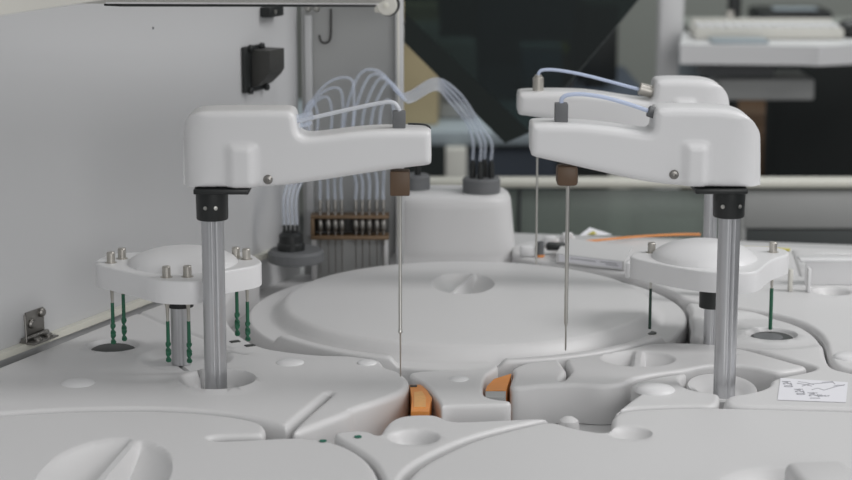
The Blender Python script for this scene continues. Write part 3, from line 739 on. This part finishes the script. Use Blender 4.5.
q = Q(268, 179.5, Yl - W); link('housing_screw', lathe(q + Vector((0, .0005, 0)), [(.0038, 0), (.0038, .0012), (.0028, .0026), (.0012, .003), (.0010, .0022), (0, .0022)], 20, (0, -1, 0)), 'dsteel', la)
xp = Q(400, 200, Yl).x
z0, z1 = Q(400, 194.5, Yl).z, Q(400, 170, Yl).z
link('probe_block', rbox((xp, Yl, (z0 + z1) / 2), (.0158, .016, z1 - z0), .0012), 'brown', la)
zt1, zt0 = Q(399, 109, Yl).z, Q(399, 126, Yl).z
link('tube_holder', rbox((xp - .0005, Yl - .003, (zt1 + zt0) / 2 - .001), (.0105, .010, zt1 - zt0), .001), 'grey', la)
zs, ze = Q(400, 334, Yl).z, Q(400, 377, Yl).z
pr = link('probe', lathe((xp, Yl, ze), [(0, 0), (.0006, .001), (.0007, zs - ze), (.0014, zs - ze + .001), (.0019, zs - ze + .002), (.0014, zs - ze + .004), (.0014, z0 - ze + .003), (0, z0 - ze + .003)], 16), 'steel', la)
zz = zt1 - .001
path = [Q(288, 124.5, Yl - .004), Q(300, 120.8, Yl - .004), Q(335, 112.5, Yl - .004), Q(365, 106, Yl - .004), Q(385, 102.3, Yl - .004), Q(393, 102.5, Yl - .004), Q(397, 105.5, Yl - .004), Vector((xp, Yl - .004, zz))]
link('sample_tube', tube(path, .0017, 10, 8), 'tubew', la)
link('sleeve', tube([Q(290, 120.5, Yl - .004), Q(303, 117.5, Yl - .004), Q(313, 115, Yl - .004)], .0034, 12, 6), 'tube', la)
link('spare_tube', tube([Q(290, 127.5, Yl + .004), Q(303, 125.5, Yl + .004), Q(312, 122.5, Yl + .004)], .0016, 10, 6), 'tube', la)
link('edge_seal', tube([Q(408, 123.8, Yl + .004), Q(422, 124.4, Yl + .004), Q(428, 126, Yl + .004), Q(430.5, 129, Yl + .004)], .0008, 8, 6), 'black', la)

# right front arm
pr_ = P(726, 383, -.033)
Yr = P(726, 383.5, 0).y; prf = Vector((Q(726, 300, Yr).x, Yr, DECK - .034))
ra = thing('probe_arm', 'nearer white probe arm on the right grooved pole', 'probe arm', prf)
Rr = [(763, 188), (763.5, 187.5), (763.5, 187), (763.5, 150), (763, 137), (760, 126), (753, 115.5), (741, 108), (722, 105), (690, 104.2), (664, 104.4), (657, 106), (655, 112), (654.6, 124), (652, 128.5), (646, 129), (630, 126.5), (605, 123), (580, 120.8), (556, 120), (538, 120), (532, 121), (531, 126), (531, 153), (532, 157), (545, 160), (566, 164.8), (600, 172.5), (640, 181.5), (665, 185), (690, 186.8), (725, 187.6)]
Rr = [(a, b + (4.5 if b < 132 else 0)) for a, b in Rr]
bz = (Q(680, 150, Yr - W).x, Q(712, 150, Yr - W).x, Q(690, 187, Yr - W).z, Q(690, 140, Yr - W).z)
link('arm_housing', pillow(Rr, Yr, W, .0055, [('r', .024)], bz), 'arm', ra, 45)
ztop = Q(725, 187.6, Yr - W).z; zpl = Q(725, 194, Yr - .02).z
x0_, x1_ = Q(695.5, 190, Yr - .02).x, Q(748, 190, Yr - .02).x
link('mounting_plate', rbox(((x0_ + x1_) / 2, Yr, (ztop + zpl) / 2 - .0006), (x1_ - x0_, .042, ztop - zpl - .001), .001), 'black', ra)
zc = Q(726, 219.5, Yr - .013).z
col = link('collar', lathe((Q(729, 205, Yr).x, Yr, zc), [(.0096, 0), (.0122, 0), (.0127, .0008), (.0129, zpl - zc), (.0096, zpl - zc), (.0096, 0)], 40), 'black', ra)
for an in (-1.0, -2.1):
    link('set_screw', lathe((Q(729, 205, Yr).x + .0126 * cos(an), Yr + .0126 * sin(an), zc + .010), [(.0017, 0), (.0017, .0008), (0, .001)], 12, (cos(an), sin(an), 0)), 'steel', col)
link('pole', grooved_pole(Vector((Q(727, 300, Yr).x, Yr, DECK - .013)), zpl, .0090), 'alu', ra)
sv, sf = lathe((0, 0, DECK - .0338), [(0, 0), (.0285, 0), (.0285, .026), (.0275, .0275), (.023, .0265), (.018, .0225), (.013, .0208), (0, .0208)], 56)
link('pole_seat', ([Vector((Q(727, 300, Yr).x + v.x, Yr + .013 + v.y * 1.45, v.z)) for v in sv], sf), 'white', ra)
q = Q(674, 174.5, Yr - W); link('housing_screw', lathe(q + Vector((0, .0005, 0)), [(.0038, 0), (.0038, .0012), (.0028, .0026), (.0012, .003), (.0010, .0022), (0, .0022)], 20, (0, -1, 0)), 'dsteel', ra)
xp = Q(566.5, 200, Yr).x
z0, z1 = Q(566, 185, Yr).z, Q(566, 164.5, Yr).z
link('probe_block', rbox((xp, Yr, (z0 + z1) / 2), (.017, .016, z1 - z0), .003), 'brown', ra)
zt1, zt0 = Q(561, 101, Yr).z, Q(561, 120, Yr).z
xh = Q(561, 110, Yr).x
link('tube_holder', rbox((xh, Yr - .003, (zt1 + zt0) / 2 - .001), (.0105, .010, zt1 - zt0), .001), 'grey', ra)
ze = Q(568, 351, Yr).z
link('probe', lathe((xp + .001, Yr, ze), [(0, 0), (.0007, .001), (.0008, .02), (.0016, .024), (.0016, z0 - ze + .003), (0, z0 - ze + .003)], 16), 'steel', ra)
path = [Vector((xh, Yr - .004, zt1 - .001)), Q(562, 98.5, Yr - .004), Q(568, 95, Yr - .004), Q(583, 94.2, Yr - .004), Q(605, 97.5, Yr - .004), Q(630, 104.5, Yr - .004), Q(650, 111.5, Yr - .004), Q(660, 115, Yr - .004)]
link('sample_tube', tube(path, .0017, 10, 8), 'tubeb', ra)
link('sleeve', cyl(Q(648, 110.7, Yr - .004), Q(656, 113.6, Yr - .004), .0046, n=16, bev=.0006), 'grey', ra)

# rear right arm
Yb = 1.90
rb_ = Vector((Q(711, 200, Yb).x, Yb, DECK + .0002))
rr = thing('probe_arm', 'farther white probe arm half hidden behind the right front arm', 'probe arm', rb_)
Rb = [(732, 150), (732, 112), (731.5, 101), (728.5, 91), (721, 82), (708, 77.5), (690, 76.5), (662, 76.6), (656.5, 78.5), (655, 84), (654.6, 93), (652, 97.5), (645, 98), (625, 95.5), (600, 91.5), (580, 89.5), (555, 89), (530, 89.5), (521, 90), (518.5, 92), (518.2, 98), (518, 113), (519, 115.5), (530, 116.8), (560, 121), (600, 131), (640, 141), (665, 147), (690, 150.5)]
Rb = [(a, b + (3.5 if b < 105 else 0)) for a, b in Rb]
link('arm_housing', pillow(Rb, Yb, W, .0055, [('r', .024)], (Q(670, 130, Yb - W).x, Q(698, 130, Yb - W).x, Q(690, 150, Yb - W).z, Q(690, 98, Yb - W).z)), 'arm', rr, 45)
ztop = Q(711, 151, Yb - W).z
link('mounting_plate', rbox((rb_.x - .004, Yb, ztop - .004), (.050, .042, .007), .001), 'black', rr)
link('collar', lathe((rb_.x, Yb, ztop - .036), [(.0090, 0), (.0125, 0), (.0130, .030), (.0090, .030), (.0090, 0)], 32), 'black', rr)
link('pole', grooved_pole(rb_, ztop - .007, .0066), 'alu', rr)
xp = Q(537.3, 160, Yb).x
ze = DECK + .030
zz = Q(537, 118, Yb).z
link('probe', lathe((xp, Yb, ze), [(0, 0), (.0009, .001), (.0011, .02), (.0011, zz - ze), (0, zz - ze)], 14), 'steel', rr)
zf_ = Q(538, 76.5, Yb).z; zf0 = Q(538, 90, Yb).z
xf = Q(538, 82, Yb).x
link('tube_fitting', join(cyl((xf, Yb - .004, zf0 - .002), (xf, Yb - .004, zf_), .0052, n=20, bev=.0006), cyl((xf, Yb - .004, zf_), (xf, Yb - .004, zf_ + .002), .0035, n=16)), 'knob', rr)
link('sample_tube', tube([Vector((xf, Yb - .004, zf_ + .0015)), Q(539, 72.5, Yb - .004), Q(543, 70, Yb - .004), Q(556, 70, Yb - .004), Q(580, 74, Yb - .004), Q(610, 81.5, Yb - .004), Q(636, 88.5, Yb - .004), Q(650, 91.5, Yb - .004), Q(660, 93.5, Yb - .004)], .0016, 10, 8), 'tubeb', rr)
link('sleeve', cyl(Q(639, 88.4, Yb - .004), Q(653, 92, Yb - .004), .0060, n=16, bev=.0008), 'knob', rr)

# ================================================================== MIXERS
def twist(top, z1, z0, r, turns, w=.0014):
    """a twisted flat paddle hanging below a stem"""
    n = 46; V = []
    for i in range(n + 1):
        t = i / n; z = z1 + (z0 - z1) * t; a = 2 * pi * turns * t
        rr = r * (1 if t < .96 else .6)
        for sx, sy in ((1, .3), (-1, .3), (-1, -.3), (1, -.3)):
            X, Y = rr * sx, w * sy * .9; V.append(Vector((top.x + X * cos(a) - Y * sin(a), top.y + X * sin(a) + Y * cos(a), z)))
    F = [[i * 4 + j, i * 4 + (j + 1) % 4, i * 4 + 4 + (j + 1) % 4, i * 4 + 4 + j] for i in range(n) for j in range(4)] + [[0, 1, 2, 3][::-1], [4 * n + j for j in range(4)]]
    return V, F
def mixer(label, foot, hp, plate, th, dome, domer, domeh, sticks, pole_r, collar, hold, edge, arch=False):
    t = thing('mixer_unit', label, 'mixer', foot)
    pt = cover('mixer_head', plate, hp, depth=th, bev=.0018, parent=t, m='arm', grid=.006, snap=0, smooth=1,
               extra=[circ(c2(*dome, hp), domer * k) for k in (.3, .5, .7, .85, .95, 1.0, 1.08)],
               zf=lambda x, y: domeh * np.sqrt(np.maximum(0, 1 - ((x - P(*dome, hp).x) ** 2 + (y - P(*dome, hp).y) ** 2) / domer ** 2)) ** 1.25)
    zb = DECK + hp - th
    link('pole', grooved_pole(foot, zb - .010, pole_r), 'alu', t)
    link('collar', lathe((foot.x, foot.y, zb - .0185), [(pole_r + .0004, 0), (collar, 0), (collar, .0184), (pole_r + .0004, .0184), (pole_r + .0004, 0)], 32), 'black', t)
    for px, py, zbot, z1, kind in sticks:
        k = P(px, py, hp)
        link('stirrer_knob', lathe(k, [(.0052, -.0005), (.0052, .0002), (.0035, .0002), (.0035, .0085), (.0030, .0092), (0, .0092)], 18), 'knob', t)
        zlow = Q(px, zbot, k.y).z; zg = zb - (zb - zlow) * z1
        st = link('stirrer', lathe((k.x, k.y, zg), [(.0011, 0), (.0016, (zb - zg) * .7), (.0030, (zb - zg) * .92), (.0030, zb - zg), (0, zb - zg)], 14), 'knob' if kind != 'd' else 'steel', t)
        if kind == 't':
            zmid = zg - (zg - zlow) * .52
            link('paddle', join(cyl((k.x, k.y, zmid), (k.x, k.y, zg), .0016, .0015, 12), twist(k, zmid, zlow, .0021, 1.05, .0036)), 'green', st)
        elif kind == 'g': link('paddle', cyl((k.x, k.y, zlow), (k.x, k.y, zg), .0017, .0017, 12, .0004), 'green', st)
        else: link('paddle', cyl((k.x, k.y, zlow), (k.x, k.y, zg), .0014, .0013, 12, .0004), 'dgreen', st)
    return t
LP = [(95.2, 260), (95.2, 262.5), (96, 264.3), (112, 268.5), (135, 274), (152, 279), (165, 281), (185, 281.5), (199, 281), (206, 277.5), (214, 273), (240, 268.5), (258, 265), (262, 262), (260, 259), (250, 253), (240, 251.5), (215, 251.5), (185, 251), (150, 251.5), (120, 252.5), (108, 254.5)]
mixer('white three-armed mixer head with six twisted green stirrers on the left', ml, .083, LP, .0195, (183, 262), .047, .0125,
      [(111, 262.5, 344, .30, 't'), (122, 258.5, 341, .22, 't'), (166.5, 277, 362, .34, 't'), (187.5, 276.5, 363, .34, 't'), (236, 257.5, 336, .14, 't'), (246.5, 259, 341, .34, 't')], .0085, .0115, None, None)
RP = [(630, 255), (631, 257.5), (650, 262), (680, 268), (705, 271.5), (735, 273), (752, 272.5), (760, 270), (766, 264), (775, 258.5), (788, 254.5), (789.5, 251.5), (784, 248.5), (765, 246.5), (735, 246), (700, 245.5), (665, 246), (642, 248.5)]
mixer('white mixer head with one thin and one green stirrer behind the right pole', mr, .070, RP, .0185, (704, 257), .047, .0155,
      [(651.5, 252.5, 329, .28, 'd'), (773, 252, 329.5, .28, 'g')], .0068, .0115, None, None)

# ================================================================== ROOM BEYOND THE DECK
def slabq(px0, px1, py0, py1, Y, th, r=.004):
    a_, b_ = Q(px0, py0, Y), Q(px1, py1, Y); c = (a_ + b_) / 2
    return rbox((c.x, Y + th / 2, c.z), (abs(b_.x - a_.x), th, abs(a_.z - b_.z)), r)
# low partition with a pale cap rail
pt = thing('low_partition', 'low glazed partition with a white cap rail behind the deck', 'partition', (Q(640, 200, 2.75).x, 2.75, 0))
link('cap_rail', slabq(330, 960, 180, 189, 2.74, .035, .006), 'rail', pt)
link('glass_pane', slabq(425, 742, 190, 300, 2.755, .006, .001), 'glass', pt)
link('grey_panel', slabq(745, 960, 190.5, 229, 2.75, .02, .003), 'greyp', pt)
link('dark_plinth', slabq(745, 960, 229.5, 330, 2.752, .02, .003), 'dgrey', pt)
a_ = Q(425, 300, 2.755)
link('lower_board', rbox((Q(643, 300, 2.755).x, 2.765, a_.z / 2), (Q(960, 300, 2.755).x - Q(330, 300, 2.755).x, .03, a_.z - .001), .003), 'dgrey', pt)
for px in (427, 519, 742.5):
    link('upright', slabq(px - 1.5, px + 1.5, 189.2, 300, 2.752, .014, .002), 'dgrey' if px < 700 else 'greyp', pt)
# smoked lid
sm = thing('smoked_lid', 'raised dark smoked-acrylic lid with a pointed lower corner', 'lid', Q(505, 143, 2.42))
def sq(px, py): return Q(px, py, 2.42 + (143 - py) * .0006)
poly = [sq(404, -60), sq(404, 42), sq(505, 143), sq(532, 131), sq(668, -36), sq(668, -60)]
link('acrylic_sheet', prism(poly, (0, .004, 0)), 'smoke', sm)
link('dark_border', prism([sq(404, 12), sq(404, 42), sq(505, 143), sq(530, 132), sq(522, 124)], (0, -.003, 0)), 'smokeb', sm)
link('sheet_edge', tube([sq(558, 96) + Vector((0, -.002, 0)), sq(600, 46) + Vector((0, -.002, 0)), sq(640, -3) + Vector((0, -.002, 0))], .0006, 8, 3), 'dgrey', sm)

def bg(name, label, cat, parts, group=None, foot=None):
    c = parts[0][1]
    Vs = [v for p_ in parts for v in p_[1][0]]
    zmin = min(v.z for v in Vs); cx = sum(v.x for v in Vs) / len(Vs); cy = sum(v.y for v in Vs) / len(Vs)
    t = thing(name, label, cat, (cx, cy, zmin), group)
    for nm, g, m in parts: link(nm, g, m, t)
    return t
def legs_to_floor(px, Y, py, w=.04):
    p = Q(px, py, Y); return rbox((p.x, Y + w / 2, p.z / 2 + .0), (w, w, p.z - .001), .004)
# table far behind
tz = Q(470, 142, 4.2).z
bg('lab_table', 'pale blue-grey table edge far behind the tower', 'table', [
    ('table_top', rbox((Q(470, 142, 4.2).x, 4.5, tz), (.90, .5, .032), .006), 'blueg'),
    ('leg', rbox((Q(456, 160, 4.24).x, 4.24, (tz - .017) / 2), (.045, .045, tz - .017), .004), 'cream'),
    ('leg', rbox((Q(620, 160, 4.24).x, 4.24, (tz - .017) / 2), (.045, .045, tz - .017), .004), 'cream'),
    ('modesty_panel', rbox((Q(510, 160, 4.3).x, 4.30, tz - .20), (.20, .02, .34), .003), 'navy')])
pz = Q(437, 118, 4.35).z
bg('storage_box', 'beige cardboard box on the far table left of the smoked lid', 'box', [
    ('box_body', rbox((Q(411, 100, 4.4).x, 4.4, (tz + .0165) + .13), (.12, .14, .26), .004), 'card'),
    ('box_flap', rbox((Q(414, 100, 4.33).x, 4.327, tz + .22), (.11, .004, .05), .001), 'cream')])
bg('instrument', 'pale instrument on the far table beneath the smoked lid', 'instrument', [
    ('body', rbox((Q(457, 100, 4.5).x, 4.5, tz + .0165 + .085), (.085, .16, .17), .008), 'greyp'),
    ('display', rbox((Q(457, 100, 4.41).x, 4.417, tz + .08), (.06, .006, .05), .002), 'dgrey')])
# things seen through the smoked lid
def monitor(label, px, py0, py1, w, Y, grp=None):
    a_ = Q(px, py0, Y); b_ = Q(px, py1, Y); h = a_.z - b_.z
    base = b_.z - .06
    return bg('monitor', label, 'monitor', [('screen_case', rbox((a_.x, Y, (a_.z + b_.z) / 2), (w, .03, h), .008), 'black'),
        ('screen', rbox((a_.x, Y - .0165, (a_.z + b_.z) / 2), (w - .03, .003, h - .03), .001), 'dgrey'),
        ('stand', rbox((a_.x, Y + .02, b_.z - .02), (.03, .02, .08), .004), 'black'), ('base', rbox((a_.x, Y + .02, base - .005), (w * .7, .1, .012), .004), 'black')])
z4 = Q(590, 92, 5.2).z
bg('tall_cabinet', 'dark tall cabinet far back seen through the smoked lid', 'cabinet', [
    ('body', rbox((Q(475, 50, 5.9).x, 6.1, .9), (.62, .5, 1.8), .01), 'dgrey'), ('door', rbox((Q(475, 50, 5.8).x - .152, 5.842, .9), (.29, .012, 1.7), .004), 'dgrey'), ('door', rbox((Q(475, 50, 5.8).x + .152, 5.842, .9), (.29, .012, 1.7), .004), 'navy')])
bench = Q(580, 92, 4.9)
bg('lab_bench', 'dark bench along the back carrying the black monitor', 'bench', [
    ('bench_top', rbox((Q(590, 95, 5).x - .12, 5.15, bench.z - .02), (.50, .6, .04), .005), 'navy'),
    ('bench_front', rbox((Q(590, 95, 5).x - .12, 5.0, (bench.z - .04) / 2), (.46, .04, bench.z - .0405), .004), 'dgrey')])
bx_ = Q(596, 60, 4.98)
bg('monitor', 'black monitor seen through the right part of the smoked lid', 'monitor', [
    ('screen_case', rbox((bx_.x, 4.99, bench.z + .11), (.105, .05, .19), .006), 'black'),
    ('stand', rbox((bx_.x, 5.0, bench.z + .0085), (.05, .05, .016), .003), 'black')])
bg('supply_box', 'dull blue box left of the black monitor behind the smoked lid', 'box', [
    ('box_body', rbox((Q(541, 62, 4.98).x, 5.0, bench.z + .0005 + .05), (.10, .12, .10), .004), 'blue'),
    ('box_lid', rbox((Q(541, 62, 4.98).x, 5.0, bench.z + .105), (.104, .124, .008), .003), 'blueg')])
bg('bottle', 'small amber bottle between blue box and black monitor', 'bottle', [
    ('bottle_body', lathe((Q(566, 60, 4.96).x, 5.0, bench.z + .0005), [(0, 0), (.018, 0), (.02, .005), (.02, .06), (.009, .08), (.009, .09), (0, .09)], 20), 'wood'),
    ('cap', cyl((Q(566, 60, 4.96).x, 5.0, bench.z + .0905), (Q(566, 60, 4.96).x, 5.0, bench.z + .11), .011, n=16), 'yellow')])
# white post and computer tray at the upper right
tr = thing('computer_stand', 'white swing-out computer tray on a post at upper right', 'stand', (Q(668, 40, 3.7).x, 3.7, 0))
YT = 3.55
zt = Q(770, 43, YT).z
pX = Q(668, 40, 3.8).x
link('post', rbox((pX, 3.772, 1.0), (.046, .05, 2.0), .006), 'arm', tr)
trp = [(Q(680, 50, 3.52).x, 3.52), (Q(800, 50, YT).x, 3.50), (Q(812, 50, YT).x, 3.49), (Q(960, 50, YT).x, 3.60), (Q(960, 50, YT).x, 3.74), (Q(682, 45, 3.74).x, 3.74)]
link('tray_top', prism([Vector((x, y, zt - .034)) for x, y in trp], (0, 0, .034)), 'arm', tr)
link('runner', rbox((Q(738, 76, 3.62).x, 3.66, zt - .052), (.13, .1, .034), .004), 'grey', tr)
link('drawer_box', rbox((Q(764, 92, 3.62).x, 3.66, zt - .089), (.172, .14, .038), .004), 'greyp', tr)
link('tray_bracket', rbox((Q(704, 70, 3.75).x, 3.77, zt - .060), (.10, .05, .05), .005), 'blueg', tr)
kb = thing('keyboard', 'white computer keyboard on the swing-out tray', 'keyboard', (Q(768, 34, YT).x, 3.62, zt))
link('keyboard_case', rbox((Q(768, 34, 3.62).x, 3.645, zt + .0105), (.27, .085, .020), .005), 'cream', kb)
link('keys', join(*[rbox((Q(768, 34, 3.62).x - .120 + .0172 * i, 3.615 + .015 * j, zt + .0230), (.0145, .0125, .005), .0012, seg=1) for i in range(15) for j in range(5)]), 'arm', kb)
link('stand_foot', rbox((Q(768, 34, 3.62).x, 3.692, zt + .018), (.26, .008, .026), .003), 'cream', kb)
o = bg('note_pad', 'flat pale pad lying on the front of the computer tray', 'pad', [('pad_sheet', rbox((Q(742, 41, 3.52).x, 3.562, zt + .0035), (.10, .06, .006), .0015), 'blueg')])
o = bg('mouse', 'dark mouse on the keyboard end of the tray', 'mouse', [('mouse_body', lathe((Q(853, 30, 3.65).x, 3.66, zt + .0005), [(0, 0), (.03, 0), (.034, .008), (.03, .02), (.018, .029), (0, .032)], 24), 'black'), ('wheel', cyl((Q(853, 30, 3.65).x - .003, 3.635, zt + .0285), (Q(853, 30, 3.65).x + .003, 3.635, zt + .0285), .005, n=12), 'grey')])
# printer on the far shelf, upper right
zs_ = Q(795, 26, 5.0).z
bg('wall_shelf', 'pale far shelf holding the printer at top right', 'shelf', [('shelf_board', rbox((Q(840, 26, 5).x, 5.15, zs_ - .03), (.72, .4, .04), .004), 'roomwall'), ('shelf_support', rbox((Q(840, 26, 5).x, 5.3, (zs_ - .05) / 2), (.66, .05, zs_ - .0505), .004), 'dgrey')])
bg('printer', 'black low printer with a blue-grey tray on the far shelf', 'printer', [('printer_body', rbox((Q(794, 17, 5).x, 5.06, zs_ - .0095 + .025), (.19, .16, .05), .012), 'black'), ('paper_tray', rbox((Q(794, 12, 5).x, 5.0, zs_ + .043), (.11, .05, .006), .002), 'blueg')])
bg('lamp_stand', 'dark slim upright stand between white post and printer', 'stand', [('upright', rbox((Q(734, 20, 4.5).x, 4.5, .71), (.028, .03, 1.42), .006), 'black'), ('bracket', rbox((Q(730, 22, 4.47).x, 4.476, Q(732, 20, 4.47).z), (.016, .012, .04), .003), 'knob')])
# chair and wooden cabinet beneath the tray
cz = Q(812, 140, 3.95)
oc = thing('office_chair', 'black office chair under the computer tray at right', 'chair', (cz.x, 4.0, 0))
link('backrest', rbox((cz.x + .02, 3.98, cz.z + .02), (.22, .06, .30), .03, seg=4), 'fabric', oc)
link('seat', rbox((cz.x + .05, 4.25, .50), (.46, .44, .09), .03, seg=4), 'fabric', oc)
link('back_spine', rbox((cz.x + .02, 4.03, (cz.z - .13 + .50) / 2 + .03), (.05, .03, .36), .008), 'black', oc)
link('gas_column', cyl((cz.x + .05, 4.25, .08), (cz.x + .05, 4.25, .455), .03), 'black', oc)
for k in range(5):
    a = 2 * pi * k / 5 + .3; e = Vector((cz.x + .05 + .28 * cos(a), 4.25 + .28 * sin(a), .075))
    lg = link('foot_leg', tube([(cz.x + .05, 4.25, .10), e], .018, 8, 1), 'black', oc)
    link('caster', lathe(e + Vector((0, -.012, -.045)), [(0, 0), (.028, 0), (.028, .024), (0, .024)], 16, (0, 1, 0)), 'black', lg)
wz = Q(765, 112, 4.6).z
bg('wood_cabinet', 'dark brown wooden cabinet behind the office chair', 'cabinet', [
    ('body', rbox((Q(800, 150, 4.8).x, 4.8, wz / 2), (.62, .4, wz - .002), .006), 'wood'),
    ('drawer', rbox((Q(772, 150, 4.6).x, 4.592, wz - .12), (.26, .014, .16), .004), 'wood'),
    ('drawer', rbox((Q(772, 150, 4.6).x, 4.592, wz - .31), (.26, .014, .16), .004), 'wood'),
    ('handle', rbox((Q(775, 155, 4.6).x, 4.580, wz - .215), (.09, .01, .012), .002), 'greyp')])
bg('waste_bin', 'grey bin glimpsed through the partition glass', 'bin', [('bin_body', rbox((Q(672, 210, 3.0).x, 3.05, .385), (.075, .12, .768), .01), 'greyp'), ('bin_lid', rbox((Q(672, 210, 3.0).x, 3.05, .777), (.08, .13, .014), .005), 'grey')])

# ================================================================== LIGHT
sc = bpy.context.scene
wld = bpy.data.worlds.new('room_ambience'); sc.world = wld; wld.use_nodes = True
wld.node_tree.nodes['Background'].inputs[0].default_value = (.97, .985, 1.0, 1)
wld.node_tree.nodes['Background'].inputs[1].default_value = .37
def area(name, loc, tgt, sx, sy, e, col=(1, 1, 1)):
    l = bpy.data.lights.new(name, 'AREA'); l.shape = 'RECTANGLE'; l.size = sx; l.size_y = sy; l.energy = e; l.color = col
    o = bpy.data.objects.new(name, l); COL.objects.link(o); o.location = loc
    o.rotation_euler = (Vector(tgt) - Vector(loc)).to_track_quat('-Z', 'Y').to_euler(); return o
area('ceiling_lamp', (1.6, 1.6, 2.45), (.1, 1.7, .9), .5, 1.2, 21, (1, .985, .985))
area('ceiling_lamp', (.1, .9, 2.75), (.1, 1.5, .9), 1.2, .4, 3, (1, .99, .98))
area('front_softbox', (1.0, -1.6, 1.7), (0, 1.7, .95), 1.6, 1.2, 27, (1, .99, .99))  # added softbox behind the camera for the arm fronts; no window built
area('ceiling_lamp', (.8, 4.2, 2.7), (.8, 5.2, .6), 1.2, .5, 24, (.95, 1, .98))

cam = bpy.data.cameras.new('camera'); co = bpy.data.objects.new('camera', cam); COL.objects.link(co)
co.location = (0, 0, CAMZ); co.rotation_euler = (pi / 2 - PITCH, 0, 0)
cam.sensor_width = 36; cam.lens = 36 * FPX / 852; cam.clip_start = .05; cam.clip_end = 60
cam.dof.use_dof = True; cam.dof.focus_distance = 1.68; cam.dof.aperture_fstop = 8.0
sc.camera = co
sc.view_settings.view_transform = 'Standard'; sc.view_settings.look = 'None'; sc.view_settings.gamma = 1; sc.view_settings.use_curve_mapping = False
sc.view_settings.exposure = 0.04
